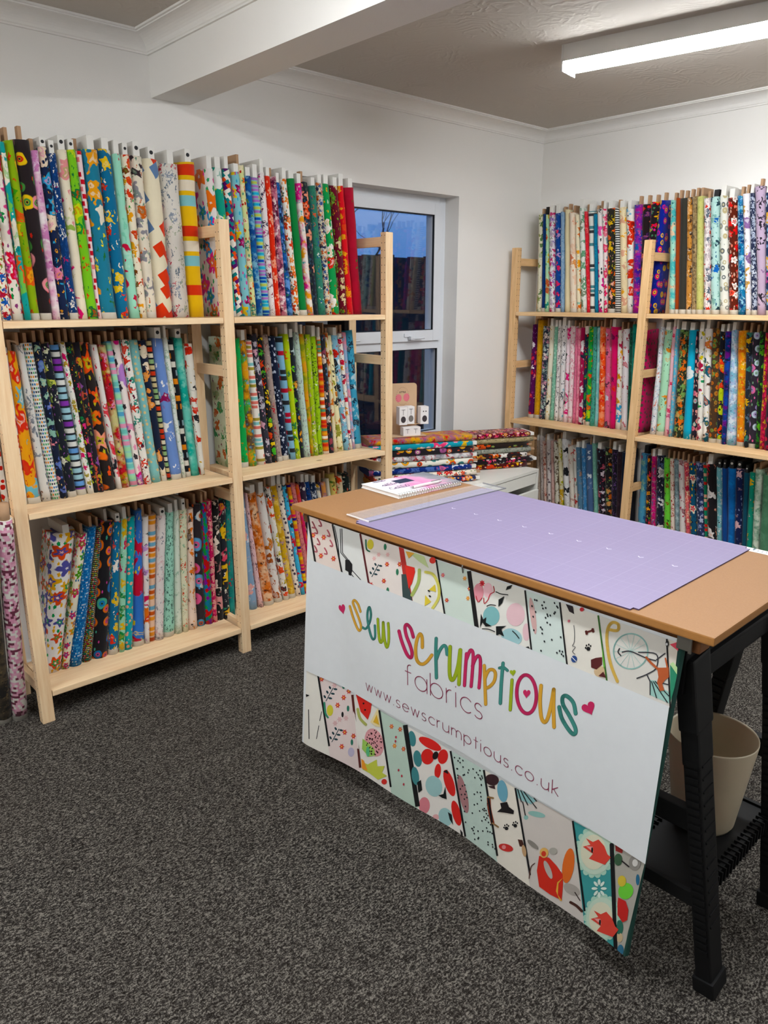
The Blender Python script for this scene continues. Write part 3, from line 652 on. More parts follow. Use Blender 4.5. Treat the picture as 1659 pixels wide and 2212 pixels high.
BL = [
 ('wide white with watercolour animals and flowers', 'F', 'ece8e4', 'e05a3a,5c5a98,e8ae3a,3a9a5a', (103, 136, 118, 172, 1153), 'w', 1.0),
 ('ditsy bright garden floral', 'f', 'e8e2cc', 'd83a6a,5a9a3a,e8a05a,3a6a9a', (136, 153, 175, 192, 1155), 'k'),
 ('cobalt blue with tiny print words', 'T', '1f6fae', '1a5a94,6aa4c8,1a4a84,d0d8dc', (153, 180, 193, 212, 1140), 'k', .8),
 ('black with neon lettering', 'T', '1c1a18', 'c8b83a,d84a5a,3a9a7a,d8d0c0', (180, 202, 213, 223, 1140), 'k', .6),
 ('black outer space planets', 'D', '19171b', 'e87a3a,3a78b8,58a890,c8609a', (203, 237, 223, 248, 1127), 'g', 1.3),
 ('blue astronaut and rocket', 'b', '2a6f96', 'e0402f,ece4d8,e8c24a,ece4d8', (237, 258, 248, 263, 1127), 'hs', 1.1),
 ('mint with palm leaves and dancers', 'b', 'a0d4b8', '2f8a4a,e0b83a,c83a6a,ece4d0', (258, 270, 263, 276, 1121), 'w', 1.1),
 ('draped turquoise with tiny dashes', 'd', '2fa8ac', 'e8b09a', (270, 288, 277, 295, 1118), 'k'),
 ('cornflower blue with red masks', 'B', '5a82c8', '5a82c8,c8203a,5a82c8,e8c83a', (289, 318, 295, 309, 1103), 'ks', 1.8),
 ('white with lion and rainbow', 'B', 'e9e2dc', 'e87a3a,d84a6a,c8a0d0,3a4438', (316, 324, 309, 323, 1117), 'k'),
 ('peach with orange geometric shapes', 'n', 'ecc8b0', 'e8a060,ecc8b0,c86a4a,7aaac0', (324, 338, 324, 341, 1113), 'k', .5),
 ('white sewing notions', 's', 'e4dcd8', 'a8a0a8,c86a78,8a8a90,d8b8b8', (338, 355, 343, 361, 1115), 'h', 1.3),
 ('mint with broken black lines', 's', 'a4d4c0', '3a5a50,3a5a50', (355, 381, 362, 377, 1106), 'ws'),
 ('pale sage forest', 'S', 'd8e0d0', 'a0b8a4,c0ccb8,a0b8a4,c0ccb8', (381, 397, 378, 388, 1105), 'w'),
 ('cream with red bauble', 's', 'e0dcc0', 'c8a870,b8b090,d0503a,9ab898', (397, 408, 388, 406, 1100), 'h'),
 ('peach with orange foxes', 'b', 'f0d8c8', 'e8782a,f0d8c8,3a3430,e0a060', (408, 429, 407, 418, 1100), 'k', 1.2),
 ('charcoal with sugar skulls', 'D', '332c30', 'e8e6de,e87aa0,7ab0d8,e0602a', (430, 447, 419, 438, 1090), 'k', 1.7),
 ('black with bright geometric animals', 'X', '1e1a20', 'c83a3a,2a7a9a,8a3a98,2f9a4a', (447, 462, 438, 447, 1087), 'k', .3),
 ('rose pink floral', 'l', 'cf5070', 'f0b0a8,a83050,e88090,f0b0a8', (462, 472, 447, 459, 1083), 'k'),
 ('black and cream skeleton', 'B', '1c1a1a', 'e8d8c8,d89a98,1c1a1a,e8d8c8', (472, 487, 461, 476, 1081), 'k', 1.0),
 ('dark toucan and flamingo', 'B', '22242a', 'e06a7a,e8b83a,3f8a6a,e8e0d0', (487, 500, 477, 490, 1078), 'k'),
 ('deep teal textured', 'w', '3f9088', '2f7a74,4a9c92,2f7a74,c83a48', (500, 512, 490, 500, 1079), 'k')]
BR = [
 ('slate blue with swimming penguins', 'b', '8ba4bc', 'd8dce0,e0a8a0,8ba4bc,d8dce0', (544, 561, 515, 531, 1068), 'k', 1.0),
 ('pale pink with dark figures', 's', 'e4c0c0', '3a2a3a,b05068,e4c0c0,3a2a3a', (562, 572, 531, 536, 1066), 'k'),
 ('orange and cream Egyptian cat', 'w', 'd8865a', 'ecc8a8,c86a3a,4a2a20,e8a878', (573, 595, 536, 555, 1065), 'ws', .9),
 ('white with brown squirrels', 'B', 'e2dcd6', 'c4763a,e2dcd6,a85a30,b8a8a0', (595, 614, 556, 574, 1065), 'ws'),
 ('white with black leaves and mustard spots', 'b', 'e8e2d8', '26282c,e8705a,c8b03a,26282c', (614, 626, 574, 584, 1052), 'ks', 1.1),
 ('mustard yellow with lilac leaves', 'w', 'd8b044', 'c89a2a,e8c87a,b08ab0,5a5a8a', (626, 641, 584, 598, 1048), 'ws', .9),
 ('cream with tiny dark flecks', 'd', 'ebdfd0', '4a4050', (641, 652, 598, 609, 1045), 'w'),
 ('bright sky blue with red flowers', 'b', '66b8dc', 'd8283a,22242a,d8283a,e8e4dc', (652, 660, 610, 619, 1048), 'w'),
 ('orange, pink and yellow flower', 'n', 'e8944a', 'e87a2a,e0507a,e8c83a,3a2a78', (660, 667, 620, 628, 1045), 'k', .4),
 ('salmon pink scribbled cats', 's', 'dc8e8c', '8a5058,c87078', (667, 678, 628, 638, 1045), 'k'),
 ('hot pink and coral abstract', 'w', 'd85a78', 'e87a5a,c83a68,e8a05a,d85a78', (678, 688, 640, 648, 1047), 'k'),
 ('plum with white dots and white top', 'd', '3a2c40', 'e8e0dc', (688, 697, 649, 659, 1042), 'w', 1.4),
 ('royal blue with white birds', 'b', '2f4c88', 'e8e6e4,2f4c88,1c2c58,e8e6e4', (697, 708, 659, 671, 1040), 'w'),
 ('deep navy with small white ships', 's', '1d2a44', 'd8dce0,1d2a44', (708, 719, 671, 683, 1042), 'w'),
 ('white with black smiling faces', 'b', 'e6e0d2', '22242a,e6e0d2,d8a03a,22242a', (719, 729, 684, 694, 1046), 'k'),
 ('orange and violet swirl', 'w', 'd89a6a', '6a4a88,e8a060,d8b8c0,6a4a88', (729, 737, 695, 704, 1043), 'k'),
 ('off white plain', 'o', 'd8d2be', 'd8d2be', (737, 744, 705, 711, 1035), 'k'),
 ('yellow with cherries and green stalks', 'B', 'd4c078', '5a8a3a,c8302a,5a7a3a,c8302a', (744, 757, 712, 725, 1024), 'k'),
 ('cream with orange tomatoes', 'B', 'd8c8a8', 'd84a2a,c8402a,3f6a3a,d84a2a', (757, 770, 727, 740, 1028), 'k'),
 ('black botanical', 'b', '1c2422', '4a7a68,c8c8b8,2f5a48,c06a5a', (770, 784, 742, 756, 1022), 'k')]
RTL = [
 ('cream with trailing green leaves', 'b', 'e2dec8', '7a8a4a,a8b8a0,5a7a4a,c8b060', (1156, 1167, 1161, 1170, 463), 'k'),
 ('navy blue plain', 'd', '1d3a74', '2a4a88', (1167, 1176, 1170, 1179, 463), 'bs'),
 ('mint and gold birds', 'b', 'b0d4b0', 'c8a83a,3a8a78,c85a3a,e0dcc8', (1176, 1184, 1179, 1184, 463), 'k'),
 ('white with lilac herbs', 'l', 'e2dce0', '8a70b0,c8507a,b0a8b8,8a9a78', (1184, 1196, 1184, 1196, 459), 'w'),
 ('royal blue with pink butterflies', 'b', '2a4a90', 'd83a5a,b090b8,3a64a8,e0dce4', (1196, 1209, 1196, 1209, 460), 'ws'),
 ('powder blue', 's', '8fa8c0', '6a88a8,a8bcd0', (1209, 1216, 1209, 1216, 458), 'k'),
 ('plain cream', 'o', 'e2d6b4', 'e2d6b4', (1216, 1229, 1217, 1228, 452), 'k'),
 ('ivory with peach hedgehogs', 'B', 'ecdcc8', 'e0a070,e8c8b0,d88a70,ecdcc8', (1229, 1245, 1228, 1241, 459), 'ks'),
 ('cream with orange boats', 'b', 'e8dcc0', 'e8a03a,e07030,7ab0a0,e8dcc0', (1245, 1253, 1241, 1249, 463), 'k', .9),
 ('white with eucalyptus sprays', 'b', 'e0e2da', '6a9a78,a8bca8,7a8a70,c8d0c0', (1253, 1267, 1249, 1261, 450), 'w', 1.2),
 ('narrow coral pink', 's', 'd85a60', 'e88a88,c04050', (1267, 1273, 1261, 1267, 457), 'k'),
 ('white with farm sheep rows', 'n', 'e4e4dc', 'e4e4dc,5a8a90,e4e4dc,3a3a3c', (1273, 1284, 1268, 1281, 455), 'w', .5),
 ('peacock blue', 's', '2a7898', '3a90b0,1f6080', (1284, 1291, 1281, 1289, 462), 'k'),
 ('white with magenta peonies', 'F', 'eae4e0', 'd82a8a,e878b0,eae4e0,26282a', (1291, 1305, 1289, 1300, 452), 'k', 1.2),
 ('pale pink with rose bouquets', 'f', 'e8d8d4', 'e0607a,e88a98,88a8a8,c8486a', (1305, 1311, 1300, 1310, 452), 'w', 1.2),
 ('black with orange and gold wildflowers', 'b', '26241e', 'e87a5a,d8b03a,e8b0a0,8a8a3a', (1311, 1326, 1310, 1326, 449), 'ws', .9),
 ('black and white striped', 'N', 'e2e2de', '1c1c1e,1c1c1e,1c1c1e,1c1c1e', (1326, 1339, 1327, 1335, 449), 'k', .75),
 ('cream with peach leaf', 'b', 'e8d8b4', 'e8b060,d8a890,e8d8b4,c8b090', (1339, 1354, 1335, 1350, 448), 'w', 1.2),
 ('white with red apple and blue cup', 'B', 'e8e2d8', 'd83a2a,e8e2d8,8ab8d0,3a3c40', (1354, 1365, 1350, 1367, 451), 'w', .9),
 ('purple galaxy fish', 'w', '54409a', 'a03a88,2f5a98,e0708a,c88a5a', (1365, 1379, 1368, 1386, 441), 'k', .8),
 ('black with red lantern flowers', 'b', '1e1216', 'd84a4a,e88a7a,4a2a5a,1e1216', (1379, 1388, 1386, 1403, 440), 'k', .9),
 ('black with colourful folk flowers', 'f', '1c1418', 'd83a3a,e0a83a,4a7a5a,c84a88', (1388, 1397, 1403, 1423, 437), 'k', .9),
 ('indigo with pink and yellow moons', 'D', '343a88', 'c84a78,e0b03a,b03a88,4a4aa0', (1397, 1412, 1424, 1436, 432), 'k', 1.0)]
RTR = [
 ('mint and peach marbled fish', 'w', 'a8d4c0', '5ab0b0,e8c0a0,88c8b8,2a6a6a', (1442, 1457, 1446, 1458, 433), 'ks', .9),
 ('rust brown narrow', 'o', '94401f', '94401f', (1457, 1464, 1460, 1468, 428), 'ks'),
 ('charcoal grey flannel', 'o', '34322c', '34322c', (1464, 1479, 1468, 1485, 427), 'ks'),
 ('tan with feathers', 'B', 'bc8a58', '3a2a20,d8a878,8a6038,e8d8c0', (1479, 1491, 1483, 1493, 427), 'ks', .8),
 ('taupe snakeskin', 'l', '8d7858', 'b09a78,5a4a38,a08a68,5a4a38', (1491, 1502, 1493, 1505, 425), 'ks', .6),
 ('pale lime green', 's', 'c0be7c', 'a8a868,d0d09a', (1502, 1516, 1506, 1517, 424), 'ks'),
 ('white with red and slate pressed flowers', 'l', 'e4dcd8', 'd84a3a,5a6470,c8b8b8,8a8088', (1516, 1534, 1518, 1532, 427), 'ks'),
 ('mint with cobalt flowers', 'b', 'b4d2cc', '3a6ab0,26404a,88b0a8,2f5a78', (1534, 1551, 1533, 1551, 426), 'bs', .9),
 ('white with grey circle flowers', 'D', 'dcdcd2', '5a6064,b8ac88,888c88,dcdcd2', (1551, 1572, 1552, 1569, 422), 'ws', .8),
 ('chocolate and red with white daisies', 'f', '5a2820', 'e8e4de,d83a3a,e88a7a,c8a090', (1572, 1592, 1569, 1590, 426), 'ws', 1.1),
 ('navy and turquoise mosaic', 'w', '3c78a0', '1c3a68,9ac8d8,6a88b8,c8dce0', (1592, 1610, 1591, 1603, 424), 'k', .5),
 ('white with mauve and gold stones', 'B', 'e0dce0', '8a6a98,e0dce0,c8a060,6a6068', (1610, 1621, 1603, 1617, 418), 'ks', .9),
 ('navy with white scrolls', 'l', '2a3048', 'c8ccd4,2a3048,a8b0c0,c8ccd4', (1621, 1634, 1617, 1628, 417), 'ws', .7),
 ('lilac with black seed heads', 'S', 'b8a4b8', '26202a,26202a,8a7090,26202a', (1634, 1652, 1628, 1650, 402), 'k', 1.6),
 ('navy with gold blossoms', 'F', '20304e', 'c8a05a,b8c0cc,b05a90,8ab0d0', (1652, 1668, 1651, 1668, 415), 'ws', 1.1)]
RML = [
 ('deep purple with white cranes', 'b', '55184f', 'd84a50,e8e0e4,6a2260,b07ab8', (1139, 1150, 1150, 1158, 701), 'ks', .9),
 ('mustard yellow plain', 's', 'd8a448', 'b0803a,e0b468', (1150, 1163, 1159, 1171, 690), 'ks'),
 ('dark floral with pink roses', 'l', '2c3040', 'c890a0,a8b8b0,e8d8d0,58706a', (1163, 1176, 1172, 1186, 705), 'k', .9),
 ('cream with black cats', 'B', 'e4deca', 'e4deca,26262a,e4deca,c8a03a', (1176, 1184, 1186, 1196, 704), 'w', .9),
 ('sage green dotted', 'd', '86b8a0', 'b8d8c4', (1184, 1194, 1196, 1204, 706), 'w'),
 ('white with black pin dots', 's', 'e4dfda', '5a5458,8a8488', (1194, 1203, 1204, 1211, 705), 'w'),
 ('white with sketched birdcages', 'S', 'e2dedc', '3a3c44,7ab0c0,e2dedc,3a3c44', (1203, 1214, 1211, 1224, 703), 'w', .8),
 ('white and magenta bird', 'B', 'ecd8dc', 'd83a78,ecd8dc,22382a,e88aa8', (1214, 1223, 1224, 1231, 708), 'w'),
 ('pale pink speckled', 's', 'ead8d8', 'd88a9a,b07a88', (1223, 1233, 1231, 1241, 704), 'k'),
 ('candy pink', 's', 'e08aa0', 'c86a88,f0a8b8', (1233, 1242, 1241, 1248, 709), 'k'),
 ('soft pink with fine lines', 'l', 'e88ca0', 'f0a8b4,d87890', (1242, 1249, 1248, 1255, 709), 'k'),
 ('crimson with white ladies', 'B', 'a82a50', 'dcd8d8,22283a,a82a50,dcd8d8', (1249, 1256, 1255, 1262, 707), 'k', .8),
 ('navy with tropical birds', 'B', '20283e', 'e8a04a,e8dcd0,3f8a4a,d8503a', (1256, 1262, 1262, 1270, 705), 'k'),
 ('green jungle with coral hibiscus', 'b', '3f9a4a', 'e8503a,a8c83a,2a6a88,e8603a', (1262, 1272, 1271, 1281, 706), 'ks', 1.1),
 ('sea green with rulers', 's', '579e8c', '2f5a58,8ac8b0', (1272, 1282, 1281, 1289, 706), 'k'),
 ('light aqua', 'w', '98c8c4', '80b8b8,b0d8d0', (1282, 1290, 1289, 1295, 708), 'k'),
 ('coral orange tulips', 'w', 'e86a50', 'f0a080,d83a3a,f0c0a8,e86a50', (1290, 1302, 1295, 1306, 706), 'k', .7),
 ('rose pink with black palm prints', 'b', 'dc7a94', 'dc7a94,ccd0d8,4a2a3a,dc7a94', (1302, 1315, 1306, 1317, 709), 'k', 1.1),
 ('hot pink with navy sprigs', 'b', 'd83a6c', 'd83a6c,7a2050,e0503a,d83a6c', (1315, 1326, 1317, 1333, 706), 'w'),
 ('white beach hut and ice cream', 'B', 'e8e2d8', 'e0a03a,58a0c8,c83a68,a06a3a', (1326, 1338, 1333, 1342, 714), 'k', .8),
 ('white with red leaf prints', 'b', 'e6dfe0', 'a83a48,e6dfe0,c87a80,e6dfe0', (1338, 1352, 1342, 1357, 711), 'k', .9),
 ('forest green botanical', 'b', '1f4a3c', '3f7a5a,1f4a3c,2a5a48,5a9a78', (1352, 1360, 1358, 1366, 708), 'k'),
 ('jade green narrow', 's', '1c7a68', '145a50,2f9a80', (1360, 1367, 1366, 1375, 700), 'k'),
 ('magenta with tiny green spots', 'd', 'cf2c68', '5a4a48', (1368, 1383, 1378, 1398, 712), 'k', 1.3)]
RMR = [
 ('white with blue script', 's', 'e0e2e4', '5a78a8,3a4a68,c8603a,a8b8c8', (1401, 1414, 1426, 1434, 705), 'w'),
 ('pale green with orange deer', 'B', 'b0dcbc', 'b0dcbc,d8965a,b0dcbc,3a4a40', (1414, 1432, 1434, 1452, 712), 'ws', .9),
 ('baby pink with cherries', 'b', 'e8bcc4', 'd84a68,e8bcc4,c86a88,e8bcc4', (1432, 1444, 1452, 1460, 706), 'w'),
 ('sky blue speckled', 's', '6cb0c8', 'd8b098,58a0b8', (1444, 1450, 1460, 1466, 710), 'w'),
 ('dark woodland with orange fox', 'l', '26301f', 'e0703a,7a9a5a,c8a06a,5a7a6a', (1450, 1472, 1466, 1484, 713), 'w', 1.3),
 ('turquoise with white polar bears', 'B', '3aa8c8', '3aa8c8,dfe6e4,3aa8c8,3aa8c8', (1472, 1490, 1486, 1503, 712), 'w', 1.2),
 ('black with pink circles', 'D', '231c28', 'e8a098,c8788a,88a8a0,e8b8a8', (1490, 1502, 1503, 1508, 716), 'k', .8),
 ('white with botanical sprigs', 'b', 'e9e5dc', '3f9a58,a83a50,c8b83a,3a6a8a', (1502, 1516, 1508, 1521, 716), 'w', 1.1),
 ('white with teal and orange bird', 'B', 'ebe5dd', '2a5a6a,e88a6a,5a4030,a8983a', (1516, 1528, 1521, 1537, 710), 'w'),
 ('brown with orange and green buttons', 'D', '4a3626', 'a07a48,c8703a,6a8a4a,8a6a3a', (1528, 1545, 1538, 1553, 709), 'ks', .75),
 ('black with bold red and lime fruit', 'B', '1c1c24', 'e0402a,b8c83a,7ac0c8,e89a3a', (1545, 1558, 1553, 1564, 716), 'ws', .9),
 ('midnight blue and purple galaxy', 'w', '22305e', '2a4a98,6a2a7a,16183a,8a3a90', (1558, 1566, 1565, 1579, 716), 'w', .9),
 ('white with blue watercolour mice', 'w', 'd8e2ea', '88b8cc,a8c0dc,c0a0c8,4a5a78', (1566, 1587, 1579, 1591, 713), 'w', .6),
 ('yellow and orange sunflower', 'w', 'ecc268', 'e8862a,d85a1f,f0dca0,a8a03a', (1587, 1607, 1592, 1611, 714), 'ks', .8),
 ('dark with yellow songbirds', 'b', '20262e', 'd8a82a,3f7a6a,58687a,20262e', (1607, 1614, 1612, 1623, 718), 'k'),
 ('charcoal with pastel sugar skulls', 'D', '2c2630', 'b8c4d0,a890c0,d87aa0,88b08a', (1614, 1630, 1624, 1639, 718), 'ks', 1.2),
 ('black with fern green leaves', 'b', '141c14', '4a8a3a,2f6a2a,5a9a3a,2f6a2a', (1630, 1638, 1640, 1652, 716), 'k'),
 ('crimson and gold braided', 'l', '8a2438', 'd8506a,c8a040,b03a50,d8506a', (1638, 1650, 1652, 1660, 720), 'k', .8),
 ('dark plum with red apples', 'D', '2a1424', 'c8203a,b01a38,7a1a50,c8203a', (1650, 1667, 1660, 1675, 720), 'k', .9)]
RBL = [
 ('dusty beige', 's', 'b8a898', '9a8a80,c8b8a8', (1158, 1165, 1157, 1163, 952), 'w'),
 ('white with faint bird sketches', 's', 'dcd4d0', '8a7a78,a89a98', (1165, 1175, 1164, 1170, 942), 'w'),
 ('blush with small rust sprigs', 's', 'd8c0b4', 'a05a50,c89888', (1175, 1179, 1171, 1177, 953), 'k'),
 ('white with dark beetle specks', 'b', 'd8d0cc', '4a3a44,d8d0cc,8a7078,d8d0cc', (1179, 1189, 1178, 1187, 950), 'w', .6),
 ('plain rose', 's', 'd0b0a8', 'b89088,d8c0b8', (1189, 1196, 1188, 1193, 952), 'k'),
 ('white with brown birch bark', 'l', 'd8d4c4', '5a4a38,8a7a60,d8d4c4,5a4a38', (1196, 1207, 1194, 1204, 955), 'k', 1.2),
 ('white with olive and mustard', 'B', 'd8d0b0', '9a9a3a,d8d0b0,c8a04a,6a6a3a', (1207, 1216, 1204, 1211, 948), 'k'),
 ('white with scattered black crows', 'B', 'e0dedc', 'e0dedc,1c1e22,e0dedc,a8a8a8', (1216, 1230, 1211, 1225, 948), 'w', .8),
 ('off white with pink outlined faces', 'S', 'd8d0c4', 'c87a70,d8d0c4,b08a80,c87a70', (1230, 1239, 1225, 1236, 961), 'k', 1.3),
 ('white with red fairy tale figures', 'b', 'd8d4cc', 'b83a3a,d8d4cc,7a9088,d8d4cc', (1239, 1247, 1236, 1243, 966), 'k', .9),
 ('blue grey with tan robins', 'b', '5a7a90', '5a7a90,b08a78,5a7a90,c8ccd0', (1247, 1257, 1243, 1252, 966), 'w', .9),
 ('medium blue with rabbits', 's', '5484b0', '88a8c8,a87a6a', (1257, 1265, 1253, 1262, 968), 'w'),
 ('slate blue with white swallows', 'b', '52688a', '52688a,d8dce0,52688a,52688a', (1265, 1279, 1263, 1277, 960), 'k', .9),
 ('mint green thin', 's', '78a898', '90c0b0,68988a', (1280, 1289, 1277, 1284, 957), 'w'),
 ('black with unicorns', 'b', '1e1620', '1e1620,d8c8d0,b05a68,88b8c8', (1289, 1305, 1285, 1303, 970), 'w', .8),
 ('black with embroidered badges', 'b', '1c1a1c', 'c89a6a,c8683a,6a8a50,d8c8b8', (1305, 1319, 1304, 1319, 967), 'k', .8),
 ('black with purple planets', 's', '221c28', '6a5080,8a8890', (1319, 1330, 1320, 1332, 972), 'w'),
 ('dark plum brown', 's', '2a1c24', '3a2830,221820', (1330, 1338, 1333, 1342, 975), 'w'),
 ('solid midnight navy', 'o', '141c30', '141c30', (1338, 1346, 1343, 1352, 976), 'k')]
RBR = [
 ('light blue with holiday motifs', 'b', '5c94b0', 'b05a68,3a5a88,88b0a0,5c94b0', (1374, 1392, 1382, 1397, 980), 'b', 1.0),
 ('black with pineapples and strawberries', 'b', '24161e', 'e89a3a,d8304a,5a9a3a,e8c0a0', (1392, 1404, 1397, 1407, 985), 'k', .9),
 ('magenta and mauve blurred floral', 'w', 'a83a68', 'd84a88,6a5a78,b0a0a0,e87a5a', (1404, 1414, 1407, 1416, 985), 'w', .6),
 ('black with white pebbles', 'B', '1a1c2a', 'd4d0cc,1a1c2a,4a5a78,d4d0cc', (1414, 1431, 1416, 1432, 984), 'w', .8),
 ('bright lime with red ladybirds', 'b', '78c45a', '78c45a,8a2a2a,2f5a2a,78c45a', (1431, 1447, 1432, 1445, 990), 'k', .7),
 ('cream with brown hearts', 's', 'dccabc', '9a4038,7a3a30', (1447, 1455, 1445, 1454, 992), 'k'),
 ('grey blue map', 'l', '8a9ca0', '6a7c80,a8b8b8', (1455, 1466, 1454, 1463, 993), 'k'),
 ('white with crimson clothes', 'b', 'd4ccc8', 'b03048,d4ccc8,8a5058,d4ccc8', (1466, 1479, 1463, 1476, 995), 'k', .9),
 ('coral pink ditsy floral', 'f', 'd87878', 'f0b0a0,b83a50,e8d0b0,a86a78', (1479, 1489, 1476, 1486, 999), 'k', .8),
 ('navy and teal with yellow daisies', 'F', '23506a', 'e0d8c0,d83a4a,1c2c48,e0b83a', (1489, 1503, 1486, 1500, 1001), 'k', .9),
 ('indigo forget-me-not', 'f', '2c3450', '5a6a98,a8b0c8,3a4a78,c8ccd8', (1503, 1520, 1500, 1517, 1000), 'k', .9),
 ('narrow green with red flowers', 'n', '1f7a5a', '1f7a5a,c8403a,e0b098,1f7a5a', (1520, 1526, 1517, 1524, 1004), 'k', .5),
 ('black with red riding capes', 'B', '191618', 'c82a34,e4dcd8,191618,e0a088', (1526, 1546, 1524, 1544, 1001), 'w', 1.1),
 ('aqua with little bears', 's', '78aeb4', 'd8dcd8,26282a', (1546, 1558, 1545, 1558, 1011), 'B'),
 ('cobalt blue narrow', 'o', '1c4888', '1c4888', (1558, 1569, 1559, 1568, 1011), 'B'),
 ('azure blue textured', 'w', '2c70b8', '2464a8,3a80c4,2464a8,3a80c4', (1569, 1585, 1569, 1587, 1012), 'B'),
 ('navy with pink feathers', 'b', '1c2448', '1c2448,d8b0b4,1c2448,8a98b8', (1585, 1601, 1588, 1604, 1012), 'B', 1.1),
 ('petrol blue', 'o', '1c4a5c', '1c4a5c', (1601, 1611, 1605, 1617, 1022), 'B'),
 ('emerald with gold butterflies', 'b', '1c8a70', '1c8a70,e0b03a,d8a8b8,1c8a70', (1611, 1624, 1618, 1630, 1021), 'k', 1.0),
 ('sage and cream marbled', 'w', '9ab4a0', 'd0d8c8,7a9a84,b8c8b4,d0d8c8', (1624, 1638, 1631, 1646, 1014), 'k', .6),
 ('plain moss green', 'w', '5a8468', '507a5e,648e72', (1638, 1660, 1647, 1663, 1027), 'k')]
ZTL, ZTM, ZTB = [z + .0225 for z in ZL]; 
shelf_of_bolts(TL, 'L', ZL[2] + .0225, 'top shelf, left bay, window wall', 'bolts on the top shelf, left bay of the window wall shelving', FL)
shelf_of_bolts(TRr, 'L', ZL[2] + .0225, 'top shelf, bay beside the window', 'bolts on the top shelf beside the window', FL)
shelf_of_bolts(ML0, 'L', ZL[1] + .0225, 'middle shelf at the picture\'s left edge', 'bolts at the left edge of the picture', FL)
shelf_of_bolts(ML, 'L', ZL[1] + .0225, 'middle shelf, left bay, window wall', 'bolts on the middle shelf, left bay of the window wall shelving', FL)
shelf_of_bolts(MR, 'L', ZL[1] + .0225, 'middle shelf, bay beside the window', 'bolts on the middle shelf beside the window', FL)
shelf_of_bolts(BL, 'L', ZL[0] + .0225, 'bottom shelf, left bay, window wall', 'bolts on the bottom shelf, left bay of the window wall shelving', FL)
shelf_of_bolts(BR, 'L', ZL[0] + .0225, 'bottom shelf, bay beside the window', 'bolts on the bottom shelf beside the window', FL)
shelf_of_bolts(RTL, 'R', ZR[2] + .0225, 'top shelf, corner bay, right wall', 'bolts on the top shelf, corner bay of the right wall', FR, .15)
shelf_of_bolts(RTR, 'R', ZR[2] + .0225, 'top shelf, right bay, right wall', 'bolts on the top shelf, right bay of the right wall', FR, .15)
shelf_of_bolts(RML, 'R', ZR[1] + .0225, 'middle shelf, corner bay, right wall', 'bolts on the middle shelf, corner bay of the right wall', FR, .15)
shelf_of_bolts(RMR, 'R', ZR[1] + .0225, 'middle shelf, right bay, right wall', 'bolts on the middle shelf, right bay of the right wall', FR, .15)
shelf_of_bolts(RBL, 'R', ZR[0] + .0225, 'bottom shelf, corner bay, right wall', 'bolts on the bottom shelf, corner bay of the right wall', FR, .15, low=(1068, 1108, 1158, 1330))
shelf_of_bolts(RBR, 'R', ZR[0] + .0225, 'bottom shelf, right bay, right wall', 'bolts on the bottom shelf, right bay of the right wall', FR, .15, low=(1110, 1167, 1374, 1640))

# ------------------------------------------------------------------ two long rolls standing on the floor at the left
def roll(p, q, r, mat, label, core_top=.055):
    p, q = Vector(p), Vector(q); e = empty('fabric_roll', p, label, 'fabric roll')
    bm = bmesh.new(); d = (q - p).normalized(); uvl = bm.loops.layers.uv.new('UVMap')
    a = Vector((1, 0, 0)); u = d.cross(a).normalized(); v = d.cross(u); N = 24; R = []
    L = (q - p).length
    for j in range(15):
        h = j / 14; rj = r * (1 + .02 * math.sin(h * 14) - (.12 * max(0, h - .93) / .07) + .05 * max(0, .05 - h) / .05)
        R.append([bm.verts.new(p + d * (L * h) + (u * math.cos(6.2832 * k / N) + v * math.sin(6.2832 * k / N)) * rj * (1 + .02 * math.sin(3 * k + h * 9))) for k in range(N)])
    for j in range(14):
        for k in range(N):
            f = bm.faces.new((R[j][k], R[j][(k + 1) % N], R[j + 1][(k + 1) % N], R[j + 1][k])); f.smooth = True
            for lp, (uu, vv) in zip(f.loops, ((k, j), (k + 1, j), (k + 1, j + 1), (k, j + 1))): lp[uvl].uv = (uu / N * 6.28 * r, vv / 14 * L)
    bm.faces.new(R[0]); bm.faces.new(R[-1])
    part('fabric_wrap', bm, mat, e)
    bm = bmesh.new(); tube(bm, [p + d * (L - .02), p + d * (L + core_top)], .0175, 16); part('cardboard_tube', bm, M_card_k, e, smooth=True)
    return e
pb = on_z(43, 1549, 0.0); pt = on_y(9, 1121, -.398)
roll((pb[0], pb[1], .002), pt, .026, cloth('cloth_pink_script', 'G', 'd098ac', 'd8d4cc,d098ac,6a3a48,d8a8b8', .30, True), 'pink fabric roll with white lettering standing beside the left shelf post')
pb = on_z(9, 1556, 0.0); pt = on_y(-36, 1130, -.398)
roll((pb[0], pb[1], .002), pt, .028, cloth('cloth_camouflage', 'w', '1e1a16', '4a4030,2a241c,6a5a40,1e1a16', .8, True), 'dark camouflage fabric roll standing at the far left beside the pink roll')

# ------------------------------------------------------------------ worktable
TO = Vector((-2.7415, -2.4783, 0)); TZ = .9050; TW, TLn = .584, 1.285
RZ = math.radians(1.0)
TM = Matrix.Translation(TO) @ Matrix.Rotation(RZ, 4, 'Z')
def tp(a, b, z): return TM @ Vector((a, b, z))
def mat_mdf():
    m, t, b = material('mdf_board', 'cf9e70', .55, 0, .25); p = t.n('TexCoord').outputs['Object']
    n1 = t.noise(p, 300, 2); n2 = t.noise(p, 7, 3)
    c = t.mix(n1.outputs[0], lin('916842'), lin('9f7650')); c = t.mix(t.m('MULTIPLY', t.step(n2.outputs[0], .6, .75), .15), c, lin('8c6440'))
    t.l(c, b.inputs['Base Color']); return m
M_mdf = mat_mdf(); M_mdf_edge = simple('mdf_edge', 'a06c34', .6, mottle=.12, scale=40)
M_batten_w = simple('stained_batten', '7a4a22', .6, mottle=.15)
table = empty('cutting_table', TO, 'cutting table with a bare fibreboard top on black folding trestles', 'table', rz=RZ)
